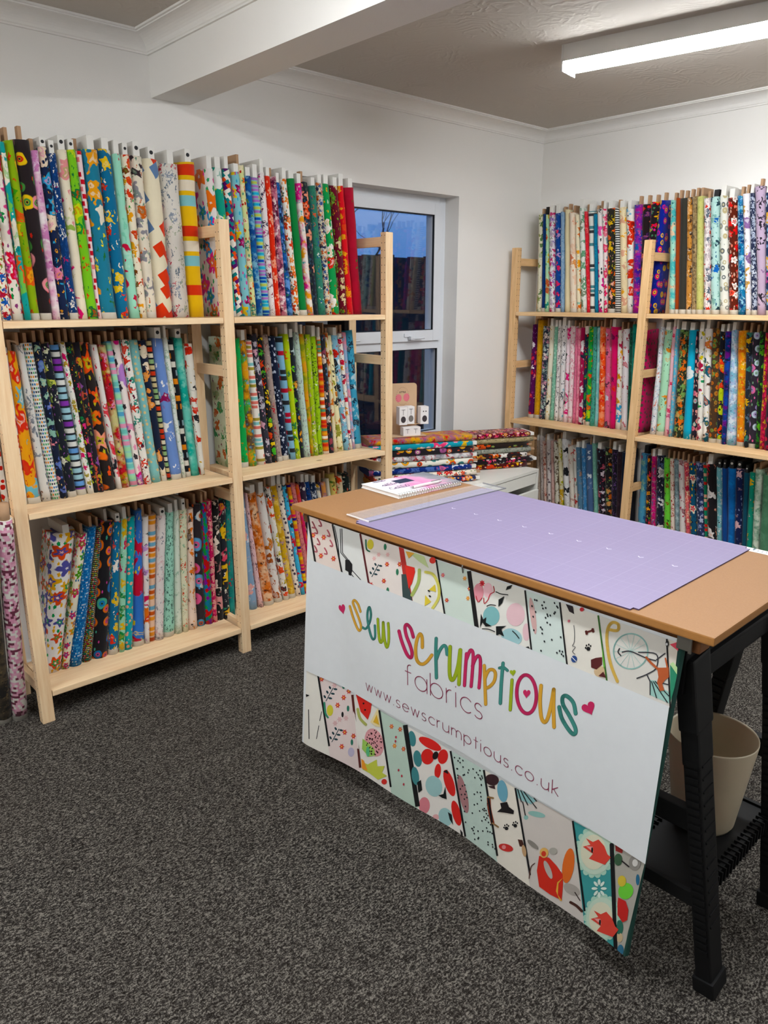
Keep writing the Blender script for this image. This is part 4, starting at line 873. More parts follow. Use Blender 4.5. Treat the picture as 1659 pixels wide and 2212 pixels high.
bm = bmesh.new(); box(bm, (0, 0, TZ - .0175), (TW, TLn, TZ), 0, .003)
for f in bm.faces:
    if abs(f.normal.z) < .5: f.material_index = 1
for v in bm.verts: v.co = TM @ v.co
part('tabletop', bm, [M_mdf, M_mdf_edge], table)
for a in (.028, .50):
    bm = bmesh.new(); box(bm, (a, .035, TZ - .0555), (a + .045, TLn - .02, TZ - .018), 0, .003, TM); part('bearer', bm, M_batten_w, table)
bm = bmesh.new(); box(bm, (.018, .052, TZ - .052), (.027, .077, TZ - .024), 0, .001, TM); box(bm, (.014, .046, TZ - .054), (.019, .052, TZ - .022), 0, .001, TM)
part('steel_clip', bm, simple('dull_steel', '8a8780', .35, .9), table)

M_black = simple('black_plastic', '0a0a0b', .6, spec=.25, mottle=.2)
def trestle(yc, label):
    e = empty('folding_trestle', tp(.28, yc, 0), label, 'trestle', 'trestles under the cutting table', rz=RZ)
    G = wmat(e)                                              # local: x along the short side of the table, y across the trestle
    def q(x, y, z): return G @ Vector((x, y, z))
    bm = bmesh.new(); box(bm, (-.225, -.038, TZ - .170), (.30, .038, TZ - .056), 0, .006, G); box(bm, (-.205, -.047, TZ - .115), (.29, .047, TZ - .105), 0, .002, G)
    part('top_beam', bm, M_black, e)
    XA = G.to_3x3() @ Vector((1, 0, 0))
    for sx, fx in ((-.180, .062), (.262, -.02)):
        for sy in (-1, 1):
            bm = bmesh.new(); top = q(sx, sy * .030, TZ - .09); bot = q(sx + fx, sy * .135, 0.0); d = (top - bot)
            beam_between(bm, bot, top, .060, .036, 0, .004, side=XA)
            beam_between(bm, bot + d * .80, top, .078, .040, 0, .006, side=XA)          # wide shoulder where leg meets beam
            beam_between(bm, bot + d * .70, bot + d * .82, .067, .038, 0, .006, side=XA)
            for i in range(26):                                # saw-tooth ribs down both edges of the leg
                c = bot + d * ((i + 6) / 44)
                beam_between(bm, c, c + d * .013, .068, .026, 0, .0, side=XA)
            for i in range(14):
                c = bot + d * ((i + 6) / 27) + (G.to_3x3() @ Vector((0, sy * .0185, 0)))
                beam_between(bm, c, c + d * .006, .042, .004, 0, 0, side=XA)
            beam_between(bm, bot, bot + d * .05, .070, .048, 0, .004, side=XA)
            part('leg', bm, M_black, e)
        bm = bmesh.new(); beam_between(bm, q(sx + fx * .5, -.08, .42), q(sx + fx * .5, .08, .42), .028, .05, 0, .004); part('brace', bm, M_black, e)
    bm = bmesh.new(); z = .235
    box(bm, (-.15, -.092, z), (.26, .092, z + .008), 0, .001, G)
    for s in (-1, 1):
        box(bm, (-.155, s * .092 - .006, z - .035), (.265, s * .092 + .006, z + .012), 0, .002, G)
        for i in range(22): box(bm, (-.145 + i * .0185, s * .092 - .014, z - .02), (-.141 + i * .0185, s * .092 + .014, z + .015), 0, 0, G)
    for x in (-.155, .26): box(bm, (x - .006, -.092, z - .02), (x + .006, .092, z + .014), 0, .002, G)
    part('tray', bm, M_black, e)
    return e
trestle(.108, 'black plastic folding trestle under the near end of the cutting table')
trestle(1.165, 'black plastic folding trestle under the far end of the table, behind the banner')

# waste bin on the near trestle's tray
M_bin = simple('cream_plastic', 'b3a68e', .45, mottle=.05); M_bin.node_tree.nodes['Principled BSDF'].inputs['Subsurface Weight'].default_value = .05
bc = Vector((-2.358, -2.350, .2445)); e = empty('waste_bin', bc, 'cream plastic waste bin standing on the tray of the near trestle', 'bin')
bm = bmesh.new(); T_ = Matrix.Translation(bc)
prof = [(0.0, .004), (.066, .004), (.070, .012), (.099, .238), (.1025, .243), (.103, .238), (.0735, .010), (.068, 0.0), (0.0, 0.0)]
lathe(bm, [(max(r, .0005), z) for r, z in prof], 48, 0, T_); part('bucket', bm, M_bin, e, smooth=True)

# ------------------------------------------------------------------ cutting mat, tape, ruler, notebook, pen
def mat_cutting():
    m, t, b = material('lilac_cutting_mat', 'b9a5cc', .45, 0, .35); p = t.n('TexCoord').outputs['Object']; s = t.n('SeparateXYZ'); t.l(p, s.inputs[0])
    def grid(step_, wd):
        r = None
        for k in (0, 1):
            d = t.m('ABSOLUTE', t.m('SUBTRACT', t.m('FRACT', t.m('ADD', t.m('DIVIDE', s.outputs[k], step_), .5)), .5)); g = t.m('LESS_THAN', d, wd / step_)
            r = g if r is None else t.m('MAXIMUM', r, g)
        return r
    c = t.mix(t.m('MULTIPLY', grid(.0254, .0006), .22), lin('87799a'), lin('a599b4')); c = t.mix(t.m('MULTIPLY', grid(.127, .0009), .12), c, lin('bcb0cc'))
    nz = t.noise(p, 4, 3); c = t.mix(t.m('MULTIPLY', nz.outputs[0], .25), c, lin('8c8eae'))
    t.l(c, b.inputs['Base Color']); return m
mo = Vector((-2.7394, -2.3189, 0)); MR_ = Matrix.Translation(mo) @ Matrix.Rotation(math.radians(.93), 4, 'Z')
e = empty('cutting_mat', (mo.x, mo.y, TZ + .0003), 'large lilac self-healing cutting mat with a fine pale grid', 'cutting mat', rz=math.radians(.93))
bm = bmesh.new(); box(bm, (0, 0, 0), (.567, .85, .003), 0, 0)
es = [ed for ed in bm.edges if abs(ed.verts[0].co.z - ed.verts[1].co.z) > .001]; bmesh.ops.bevel(bm, geom=es, offset=.012, segments=4, affect='EDGES')
M2 = MR_ @ Matrix.Translation((0, 0, TZ + .0003))
for v in bm.verts: v.co = M2 @ v.co
for f in bm.faces: f.material_index = 0 if f.calc_center_median().z > TZ + .003 else 1
part('mat_sheet', bm, [mat_cutting(), simple('mat_core', '4a3a5a', .6)], e)
bm = bmesh.new()
for i in range(9):       # printed angle marks
    q = .07 + i * .085
    for k in (-1, 1):
        a = M2 @ Vector((.30, q, .0032)); b2 = M2 @ Vector((.30 + .006, q + k * .007, .0032)); n = Vector((0, 0, 1)); s_ = (b2 - a).cross(n).normalized() * .0009
        bm.faces.new([bm.verts.new(v) for v in (a + s_, b2 + s_, b2 - s_, a - s_)])
part('printed_marks', bm, simple('white_print_ink', 'eee8f4', .6), e)

def mat_tape():
    m, t, b = material('measuring_tape', 'e6e2da', .5); p = t.n('TexCoord').outputs['UV']; s = t.n('SeparateXYZ'); t.l(p, s.inputs[0])
    d = t.m('FRACT', t.m('DIVIDE', s.outputs[1], .01)); d5 = t.m('FRACT', t.m('DIVIDE', s.outputs[1], .05))
    k = t.m('MAXIMUM', t.m('MULTIPLY', t.m('LESS_THAN', d, .22), t.m('LESS_THAN', t.m('ABSOLUTE', t.m('SUBTRACT', s.outputs[0], .5)), .18)), t.m('MULTIPLY', t.m('LESS_THAN', d5, .12), t.m('GREATER_THAN', s.outputs[0], .55)))
    t.l(t.mix(k, lin('e8e4dc'), lin('5a6a78')), b.inputs['Base Color']); return m
e = empty('tape_measure', tp(.553, 0, TZ), 'white printed measuring tape stuck along the far table edge', 'tape measure', rz=RZ)
bm = bmesh.new(); uvl = bm.loops.layers.uv.new('UVMap'); y0_, y1_ = .002, .93
vs = [bm.verts.new(tp(x, y, z)) for y in (y0_, y1_) for x in (.552, .580) for z in (TZ + .0002, TZ + .0010)]
for idx_ in ((1, 3, 7, 5), (0, 1, 5, 4), (2, 3, 7, 6), (0, 2, 3, 1), (4, 6, 7, 5), (0, 2, 6, 4)):
    f = bm.faces.new([vs[i] for i in idx_])
    for lp in f.loops:
        i = vs.index(lp.vert); lp[uvl].uv = ((i // 2) % 2, y0_ if i < 4 else y1_)
part('tape', bm, mat_tape(), e)

M_acryl, t, b = material('clear_acrylic', 'f2f4f6', .05); b.inputs['Alpha'].default_value = .14
M_edge = simple('frosted_edge', 'e4dfdc', .4); M_rule = simple('ruler_print', '6a6a70', .6)
ra, rbb = on_z(749, 1112, TZ + .004), on_z(1035, 1046, TZ + .004); d_ = Vector(rbb - ra); L_ = .58; ang = math.atan2(d_.y, d_.x)
e = empty('quilting_ruler', (ra[0], ra[1], TZ + .0036), 'clear acrylic quilting ruler lying across the mat edge beside the notebook', 'ruler', rz=ang)
P = wmat(e)
bm = bmesh.new(); box(bm, (0, -.098, 0), (L_, 0, .0028), 0, 0, P); part('ruler_blade', bm, M_acryl, e)
bm = bmesh.new(); box(bm, (-.001, -.098, -.0001), (.002, 0, .0031), 0, 0, P); part('ruler_edge', bm, M_edge, e)
bm = bmesh.new(); box(bm, (L_ - .004, -.098, -.0001), (L_, 0, .0032), 0, 0, P); box(bm, (0, -.0985, -.0001), (L_, -.0972, .0030), 0, 0, P); part('ruler_edge', bm, simple('grey_edge', '85858a', .4), e)
bm = bmesh.new()
for i in range(23): box(bm, (.01 + i * .0254, -.098, .0029), (.0104 + i * .0254, -.002, .0030), 0, 0, P)
for k in range(4): box(bm, (.002, -.02 - k * .0254, .0029), (L_ - .006, -.0204 - k * .0254, .0030), 0, 0, P)
part('ruler_print', bm, M_rule, e)

# notebook
def mat_cover():
    m, t, b = material('watercolour_cover', 'f0eef0', .35); p = t.n('TexCoord').outputs['Object']; s = t.n('SeparateXYZ'); t.l(p, s.inputs[0])
    n1 = t.noise(p, 9, 3); v = t.m('ADD', t.m('MULTIPLY', s.outputs[0], 3.2), t.m('MULTIPLY', t.m('SUBTRACT', n1.outputs[0], .5), .9))
    r = t.n('ValToRGB'); t.l(v, r.inputs[0]); e = r.color_ramp.elements; e[0].position = .12; e[0].color = lin('eef0ee'); e[1].position = .95; e[1].color = lin('75787e')
    for pos, cc in ((.30, 'f0d4e4'), (.46, 'de86b8'), (.62, 'e8a0c4'), (.74, '98949c')): x = e.new(pos); x.color = lin(cc)
    t.l(r.outputs[0], b.inputs['Base Color']); return m
A = Vector(on_z(867, 1077, TZ + .004)); B_ = Vector(on_z(1003, 1047, TZ + .004)); C_ = Vector(on_z(774, 1047, TZ + .013))
ux = (B_ - A); ux.z = 0; Wn = ux.length; ux.normalize(); uy = Vector((-ux.y, ux.x, 0)); Dn = min(.235, (C_ - A).dot(uy)); ang = math.atan2(ux.y, ux.x)
NBZ = TZ + .0005
e = empty('spiral_notebook', (A.x, A.y, NBZ), 'spiral notebook with pink and grey watercolour cover lying on the table corner', 'notebook', rz=ang); P = wmat(e)
bm = bmesh.new(); box(bm, (0, .012, 0), (Wn, Dn, .0012), 0, 0, P); box(bm, (0, .012, .0115), (Wn, Dn, .0130), 0, .0004, P); part('cover', bm, mat_cover(), e)
bm = bmesh.new(); box(bm, (.002, .014, .0012), (Wn - .002, Dn - .002, .0115), 0, 0, P); part('pages', bm, simple('paper_block', 'e4e0dc', .8), e)
bm = bmesh.new()
for i in range(26):
    x = .006 + i * (Wn - .012) / 25
    tube(bm, [P @ Vector((x, .016 + .0098 * math.cos(q), .0068 + .0085 * math.sin(q))) for q in [k * 2 * math.pi / 12 for k in range(12)]], .0007, 5, cap=False)
part('wire_spiral', bm, M_metal, e)
bm = bmesh.new(); box(bm, (.10, .120, .01305), (.165, .165, .01335), 0, 0, P); part('cover_panel', bm, simple('navy_panel', '1c2a4a', .6), e)
def scrib(bm, P, x0, y0, L, h, seed, wd=.0011, z=.0133):
    r_ = random.Random(seed); pts = []; n = 46
    for i in range(n): a = i / n * 6.2832 * 5.5; pts.append((x0 + L * i / n + h * .35 * math.cos(a), y0 + h * (.5 + .5 * math.sin(a)) * (.6 + .4 * math.sin(i * .9 + seed))))
    for (xa, ya), (xb, yb) in zip(pts, pts[1:]):
        dx, dy = xb - xa, yb - ya; l = math.hypot(dx, dy) + 1e-9; nx, ny = -dy / l * wd, dx / l * wd
        bm.faces.new([bm.verts.new(P @ Vector(v)) for v in ((xa + nx, ya + ny, z), (xb + nx, yb + ny, z), (xb - nx, yb - ny, z), (xa - nx, ya - ny, z))])
bm = bmesh.new(); scrib(bm, P, .03, .075, .075, .03, 1); scrib(bm, P, .035, .125, .06, .026, 2); scrib(bm, P, .04, .18, .05, .02, 3); part('cover_lettering', bm, simple('purple_ink', '4a2a68', .6), e)
# pen
pa = Vector(on_z(885, 1054, NBZ + .018)); pb_ = Vector(on_z(958, 1038, NBZ + .018)); pz = NBZ + .0133 + .0052
pa.z = pb_.z = pz; e = empty('ballpoint_pen', pa, 'white patterned pen with red dots lying on the notebook', 'pen'); d_ = pb_ - pa
bm = bmesh.new(); tube(bm, [pa + d_ * .1, pa + d_ * .14, pa + d_ * .8, pa + d_ * .84], [.0035, .0050, .0050, .0042], 12); o = part('barrel', bm, cloth('pen_print', 'd', 'ece8e4', 'd83a3a'), e, smooth=True)
bm = bmesh.new(); tube(bm, [pa, pa + d_ * .1], [.0008, .0036], 10); part('tip', bm, M_metal, e, smooth=True)
bm = bmesh.new(); tube(bm, [pa + d_ * .84, pa + d_ * .93], [.0034, .0030], 10); beam_between(bm, pa + d_ * .62 + Vector((0, 0, .006)), pa + d_ * .9 + Vector((0, 0, .006)), .003, .0012); part('clip', bm, M_metal, e)

# ------------------------------------------------------------------ white drawer unit and the stacks of folded bolts under the window
UA = math.radians(5.4); UO = Vector((-.525, -.477, 0)); UZ = .56
e = empty('drawer_unit', UO, 'white flat-front drawer unit beneath the window, stacked with fabric bolts', 'drawer unit', rz=UA); P = wmat(e); W_, D_ = .90, .42
M_unit = simple('white_lacquer', 'dedcd4', .4, mottle=.01); M_shadow = simple('dark_cavity', '1a1a1a', .9)
bm = bmesh.new(); box(bm, (-W_, 0, UZ - .018), (0, D_, UZ), 0, .0015, P); box(bm, (-.018, 0.0, 0.01), (0, D_, UZ - .018), 0, .001, P); box(bm, (-W_, 0.0, 0.01), (-W_ + .018, D_, UZ - .018), 0, .001, P); box(bm, (-W_ + .018, D_ - .012, .02), (-.018, D_, UZ - .018), 0, 0, P); box(bm, (-W_ + .018, .02, .03), (-.018, D_ - .012, .045), 0, 0, P)
part('carcass', bm, M_unit, e)
zt_ = UZ - .022
for i, (h, out) in enumerate(((.062, .0), (.062, -.02), (.085, .0), (.085, 0), (.1, 0))):
    if i == 1: zt_ -= .028
    bm = bmesh.new(); box(bm, (-W_ + .022, .002 + out, zt_ - h), (-.022, .02 + out, zt_), 0, .0015, P)
    box(bm, (-W_ + .03, .02 + out, zt_ - h + .006), (-.03, .032 + out, zt_ - h * .35), 0, 0, P); box(bm, (-W_ + .03, .02 + out, zt_ - h + .006), (-.03, D_ - .02, zt_ - h + .012), 0, 0, P); part('drawer', bm, M_unit, e); zt_ -= h + .003
U3 = Vector((.914, -.407, 0)).normalized(); N3 = Vector((.407, .914, 0)).normalized()
def lying(orig, z, t_, L, sx, mat, core, label, grp, w=.18, jx=0, jy=0):
    """orig: left front corner on the stack's front line; bolt lies along U3"""
    X = Vector((0, 0, 1)); Z = U3; Y = Z.cross(X).normalized()          # Y points towards the room
    o = Vector((orig[0], orig[1], z + t_ / 2)) + U3 * jx - N3 * jy - Y * w
    M = Matrix(((X.x, Y.x, Z.x, o.x), (X.y, Y.y, Z.y, o.y), (X.z, Y.z, Z.z, o.z), (0, 0, 0, 1)))
    b_ = bolt(M, L, t_ * .97, t_ * .97, 0, 0, w, mat, core, label, grp, amp=.0007, ch=.03)
    return b_
OLs = (-1.565, -.187)
gl, gr = 'folded bolts in the left stack under the window', 'folded bolts in the right stack under the window'
LST = [('navy and red floral', 'F', '2c3058', 'd8483a,e8b0a0,e8a04a,ece0d0', .8), ('cream with red blossom', 'f', 'ece0d0', 'c83a40,d86a5a,8a9a6a,3a3a4a', .9),
       ('royal blue with white swoops', 'B', '2a3a78', 'd8dce4,5a70a8,d87a9a,2a3a78', .9), ('white with orange and teal owl', 'D', 'e4e0d4', 'd8583a,3f7a78,e0a04a,3a2a30', 1.2),
       ('silver grey and red paisley', 'w', '98969c', 'e0dcdc,a83a40,5a5a68,d8d0d0', .8), ('black honeycomb mustard and mauve', 'D', '201a20', 'e0a03a,a0608a,c86a5a,e8d8c0', 1.3),
       ('turquoise with pink and mustard peony', 'F', '3f98a8', 'e86a8a,d8b03a,e8a0b0,f0d8d8', 2.0), ('mauve and mustard garden', 'w', 'a87078', 'd8a03a,c84a4a,8a5a90,6a7a3a', .8)]
z_ = UZ + .001
for i, (d, st, bs, cs, k) in enumerate(LST):
    lying(OLs, z_, .0312, .575, 0, cloth('cloth_' + d.replace(' ', '_'), st, bs, cs, k), 'k' if i % 2 else 'w', d + ' bolt lying ' + ('topmost' if i == 7 else 'lowest' if i == 0 else 'flat') + ' in the left stack', gl, jx=(.015, .02, -.004, .004, 0, .006, -.006, -.004)[i], jy=(.01, .006, 0, 0, -.004, 0, .004, 0)[i]); z_ += .0314
RST = [('orange and mustard floral', 'F', '4a1c1c', 'e8842a,d8503a,e8b03a,f0d0c0', 1.0), ('black with pink and white buds', 'b', '1c1418', 'e0607a,ece6e0,d8788a,1c1418', .9),
       ('brown, coral and white print', 'F', '2a1a1c', 'e8703a,ece4dc,c89a5a,a8443a', 1.1), ('grey green speckled', 's', '96988c', '5a6058,b8b8ac', 1.0),
       ('black with orange and yellow blooms', 'F', '241a16', 'e0582a,d8b84a,8a9a5a,c8583a', 1.5), ('sandy beige speckled', 's', 'a89a78', '6a5a48,c8bca0', 1.0),
       ('pink and crimson crowded floral', 'f', '6a2434', 'e85a7a,e8a0a0,d8983a,e8d8d0', .8)]
z_ = UZ + .001; ORs = Vector((-.858, -.262, 0)) - U3 * .205
for i, (d, st, bs, cs, k) in enumerate(RST):
    lying((ORs.x, ORs.y), z_, .0292, .565, 0, cloth('cloth_' + d.replace(' ', '_').replace(',', ''), st, bs, cs, k), 'w' if i in (1, 6) else 'k', d + ' bolt lying ' + ('topmost' if i == 6 else 'lowest' if i == 0 else 'flat') + ' in the right stack', gr, w=.165, jx=(-.01, .025, -.015, .01, -.01, .02, .0)[i]); z_ += .0294

# display of little boxes on top of the left stack
SZ = UZ + .001 + 8 * .0314 + .002
DO = Vector(OLs).to_3d() + U3 * .135 + N3 * .135; a_ = math.atan2(U3.y, U3.x)
e = empty('display_card', (DO.x, DO.y, SZ), 'kraft display card with pink peach logo standing in front of the window', 'display stand', rz=a_); P = wmat(e)
M_kraft = simple('kraft_board', 'c9a684', .8, mottle=.04); M_peach = simple('pink_ink', 'd8707c', .7, mottle=.05); M_ink = simple('dark_ink', '3a3034', .7); M_box = simple('white_box_card', 'e8e2e0', .6, mottle=.02)
def rrect(bm, x0, x1, z0, z1, r, y, th, P, mi=0):
    pts = [(x0, z0), (x1, z0)] + [(x1 - r + r * math.cos(q), z1 - r + r * math.sin(q)) for q in [k * math.pi / 12 for k in range(7)]] + [(x0 + r - r * math.sin(q), z1 - r + r * math.cos(q)) for q in [k * math.pi / 12 for k in range(7)]]
    fr = [bm.verts.new(P @ Vector((x, y, z))) for x, z in pts]; bk = [bm.verts.new(P @ Vector((x, y + th, z))) for x, z in pts]
    bm.faces.new(fr).material_index = mi; bm.faces.new(bk).material_index = mi
    for k in range(len(pts)): bm.faces.new((fr[k], fr[(k + 1) % len(pts)], bk[(k + 1) % len(pts)], bk[k])).material_index = mi
def disc(bm, x, z, rx, rz_, y, P, mi=0, n=20, a0=0, a1=2 * math.pi):
    bm.faces.new([bm.verts.new(P @ Vector((x + rx * math.cos(a0 + (a1 - a0) * k / n), y, z + rz_ * math.sin(a0 + (a1 - a0) * k / n)))) for k in range(n if a1 - a0 > 6.2 else n + 1)]).material_index = mi
bm = bmesh.new(); rrect(bm, 0, .175, 0, .262, .018, .02, .004, P); part('backing_card', bm, M_kraft, e)
bm = bmesh.new(); disc(bm, .073, .185, .017, .021, .0194, P); disc(bm, .117, .188, .017, .021, .0194, P); part('peach_logo', bm, M_peach, e)
bm = bmesh.new()
for k in range(26):
    q = 2 * math.pi * k / 26; disc(bm, .095 + .034 * math.cos(q), .195 + .046 * math.sin(q), .0014, .0014, .0192, P, n=6)
part('dotted_ring', bm, M_ink, e)
def word(txt, size, M, mat, parent, name, ext=.0002, align='LEFT'):
    cu = bpy.data.curves.new(name, 'FONT'); cu.body = txt; cu.size = size; cu.extrude = ext; cu.align_x = align
    to = bpy.data.objects.new(name, cu); COL.objects.link(to)
    dg = bpy.context.evaluated_depsgraph_get(); me = bpy.data.meshes.new_from_object(to.evaluated_get(dg)); bpy.data.objects.remove(to)
    o = bpy.data.objects.new(name, me); COL.objects.link(o); me.materials.clear(); me.materials.append(mat); o.parent = parent; o.matrix_local = M; return o
word('LITTLE', .013, Matrix.Translation((.095, .0192, .212)) @ Matrix.Rotation(math.pi / 2, 4, 'X'), M_ink, e, 'lettering', align='CENTER')
bm = bmesh.new(); box(bm, (-.0, -.10, 0.0), (.185, .02, .004), 0, 0, P); box(bm, (.04, -.055, .055), (.215, -.045, .060), 0, 0, P); part('card_ledge', bm, M_kraft, e)
k_ = 0
for (x0, x1, z0, z1, y0, desc) in ((.045, .088, .058, .150, -.075, 'white pin box with black round window, left on the display'), (.089, .128, .062, .152, -.075, 'white pin box with grey round window, middle of the display'),
                                  (.158, .202, .060, .150, -.085, 'white pin box with two dots, right end of the display'), (.060, .155, .004, .048, -.095, 'low wide white box at the foot of the display card')):
    g = empty('small_box', P @ Vector(((x0 + x1) / 2, y0, z0)), desc, 'box', 'little boxes on the display card', rz=a_)
    bm = bmesh.new(); box(bm, (x0, y0, z0), (x1, y0 + .05, z1), 0, .001, P); part('carton', bm, M_box, g)
    bm = bmesh.new(); xm = (x0 + x1) / 2; yy = y0 - .0006
    if k_ < 3: disc(bm, xm, z0 + .028, .0135, .017, yy, P); part('round_window', bm, (M_ink, simple('grey_window', '77706c', .5), M_ink)[k_], g); bm = bmesh.new()
    if k_ != 2:
        for xo in ((0,) if k_ < 2 else (-.025, .02)):
            box(bm, (xm + xo - .0008, yy - .0004, z0 + (.05 if k_ < 2 else .012)), (xm + xo + .0008, yy, z0 + (.078 if k_ < 2 else .034)), 0, 0, P); box(bm, (xm + xo - .010, yy - .0004, z0 + (.077 if k_ < 2 else .033)), (xm + xo + .010, yy, z0 + (.079 if k_ < 2 else .035)), 0, 0, P)
    else: disc(bm, xm - .007, z0 + .066, .003, .0035, yy, P); disc(bm, xm + .007, z0 + .066, .003, .0035, yy, P)
    part('printed_marks', bm, M_ink, g); k_ += 1

# ------------------------------------------------------------------ printed banner hanging from the table front
NB = np.array([math.cos(RZ), math.sin(RZ), 0]); P0B = np.array(tp(.022, 0, 0))
def to_ab(p):
    q = TM.inverted() @ Vector(p); return q.y, q.z
def pl(px, py): return to_ab(hit(px, py, P0B, NB))
bTL, bTR, bBL, bBR = pl(665, 1112), pl(1467, 1387), pl(655, 1595), pl(1343, 2072)
b_far, b_near = (bTL[0] + bBL[0]) / 2, (bTR[0] + bBR[0]) / 2; z_top, z_bot = (bTL[1] + bTR[1]) / 2, max(.03, (bBL[1] + bBR[1]) / 2)
def sag(b, z):
    s = min(1, max(0, (b - b_near) / (b_far - b_near))); h = min(1, max(0, (z - z_bot) / (z_top - z_bot)))
    return .034 * math.sin(math.pi * s) * (1 - h) ** 1.3 + .005 * math.sin(s * 17) * (1 - h) ** 1.2 + .007 * math.exp(-((s - .86) / .05) ** 2) * math.exp(-((h - .45) / .25) ** 2)
def surf(b, z, off=0.0): return tp(.022 + sag(b, z) - off, b, z)
def bpx(px, py):
    b, z = pl(px, py)
    for _ in range(4):
        p = hit(px, py, np.array(tp(.022 + sag(b, z), 0, 0)), NB); b, z = to_ab(p)
    return b, z
M_vinyl = simple('white_vinyl', 'dcdfe0', .45, mottle=.01, spec=.3); M_back = simple('dark_teal_reverse', '1f4a42', .7)
ban = empty('shop_banner', tp(.022, .6, z_top), 'printed shop banner with colourful lettering hanging from the table front', 'banner', rz=RZ)
bm = bmesh.new(); NU, NV = 60, 26; G_ = []
def edge_b(h, far):       # left and right sides run from the bottom to the top corner
    return (bBL[0] + (bTL[0] - bBL[0]) * h) if far else (bBR[0] + (bTR[0] - bBR[0]) * h)
for j in range(NV + 1):
    h = j / NV; row = []
    for i in range(NU + 1):
        b = edge_b(h, True) + (edge_b(h, False) - edge_b(h, True)) * i / NU; row.append(bm.verts.new(surf(b, z_bot + (z_top - z_bot) * h)))
    for k in range(1, 5):   # near edge curls back under the table
        q = k / 4 * 1.5; b = edge_b(h, False) - .010 * math.sin(q); row.append(bm.verts.new(tp(.022 + .014 * (1 - math.cos(q)) + sag(b, .5) * 0, b, z_bot + (z_top - z_bot) * h)))
    G_.append(row)
for j in range(NV):
    for i in range(len(G_[0]) - 1):
        f = bm.faces.new((G_[j][i], G_[j][i + 1], G_[j + 1][i + 1], G_[j + 1][i])); f.material_index = 1 if i >= NU else 0; f.smooth = True
sheet = part('banner_sheet', bm, [M_vinyl, M_back], ban)
INK = {}
def ink(c):
    if c not in INK: INK[c] = simple('ink_' + c, c, .5, mottle=.03, spec=.3)
    return INK[c]
class Art:
    def __init__(s): s.bm = bmesh.new(); s.m = []
    def mi(s, c):
        if c not in s.m: s.m.append(c)
        return s.m.index(c)
    def face(s, abz, c, lay):
        vs = [s.bm.verts.new(surf(b, z, .0006 + .0004 * min(lay, 7) + .00018 * max(0, lay - 7))) for b, z in abz]
        try: s.bm.faces.new(vs).material_index = s.mi(c)
        except ValueError: pass
    def poly(s, pts, c, lay=2): 
        q = [bpx(*p) for p in pts]; 
        if min(z for _, z in q) < z_bot: q = [(b, max(z, z_bot + .001)) for b, z in q]
        s.face(q, c, lay)
    def quad(s, p, c, lay=1, nu=10, nv=8, clip=None):      # p: four pixels, corner order TL TR BR BL
        q = [bpx(*a) for a in p]
        if clip: q[2] = (q[2][0], z_bot + .0005); q[3] = (q[3][0], z_bot + .0005)
        def L(u, v): return tuple((q[0][k] * (1 - u) + q[1][k] * u) * (1 - v) + (q[3][k] * (1 - u) + q[2][k] * u) * v for k in (0, 1))
        for i in range(nu):
            for j in range(nv): s.face([L(i / nu, j / nv), L((i + 1) / nu, j / nv), L((i + 1) / nu, (j + 1) / nv), L(i / nu, (j + 1) / nv)], c, lay)
    def ell(s, x, y, rx, ry, c, lay=2, rot=0, n=20):
        cr, sr = math.cos(math.radians(rot)), math.sin(math.radians(rot))
        s.poly([(x + rx * math.cos(a) * cr - ry * math.sin(a) * sr, y + rx * math.cos(a) * sr + ry * math.sin(a) * cr) for a in [2 * math.pi * k / n for k in range(n)]], c, lay)
    def stroke(s, pts, wd, c, lay=3, smooth=True, cap=True):
        if smooth and len(pts) > 2:
            P_ = [pts[0]] + list(pts) + [pts[-1]]; out = []
            for i in range(1, len(P_) - 2):
                for k in range(5):
                    t_ = k / 5; a, b, c_, d = P_[i - 1], P_[i], P_[i + 1], P_[i + 2]
                    out.append(tuple(.5 * (2 * b[m] + (c_[m] - a[m]) * t_ + (2 * a[m] - 5 * b[m] + 4 * c_[m] - d[m]) * t_ ** 2 + (3 * b[m] - a[m] - 3 * c_[m] + d[m]) * t_ ** 3) for m in (0, 1)))
            pts = out + [pts[-1]]
        L, R = [], []
        for i, p in enumerate(pts):
            a, b = pts[max(0, i - 1)], pts[min(len(pts) - 1, i + 1)]; dx, dy = b[0] - a[0], b[1] - a[1]; l = math.hypot(dx, dy) + 1e-9
            L.append((p[0] - dy / l * wd / 2, p[1] + dx / l * wd / 2)); R.append((p[0] + dy / l * wd / 2, p[1] - dx / l * wd / 2))
        for i in range(len(pts) - 1): s.poly([L[i], L[i + 1], R[i + 1], R[i]], c, lay)
        if cap:
            for p in (pts[0], pts[-1]): s.ell(p[0], p[1], wd / 2, wd / 2, c, lay, n=10)
            for p in pts[1:-1]: s.ell(p[0], p[1], wd * .49, wd * .49, c, lay, n=8)
    def flower(s, x, y, r, c, cc='e8c040', n=6, lay=2):
        s.poly([(x + r * (1 if k % 2 == 0 else .55) * math.cos(math.pi * k / n), y + r * 1.2 * (1 if k % 2 == 0 else .55) * math.sin(math.pi * k / n)) for k in range(2 * n)], c, lay); s.ell(x, y, r * .25, r * .3, cc, lay + 1, n=8)
    def sprig(s, x, y, h, c):
        s.stroke([(x - h * .3, y + h * .5), (x + h * .25, y - h * .5)], 1.6, c, 2, False)
        for k in range(3):
            xx, yy = x - h * .2 + k * h * .2, y + h * .3 - k * h * .35
            s.ell(xx - h * .2, yy - h * .12, h * .14, h * .08, c, 2, 60, 8); s.ell(xx + h * .22, yy, h * .16, h * .08, c, 2, 10, 8)
    def done(s, name):
        o = part(name, s.bm, [ink(c) for c in s.m], ban); return o
A1 = Art()
def lerp_y(x, a, b): return a[1] + (b[1] - a[1]) * (x - a[0]) / (b[0] - a[0])
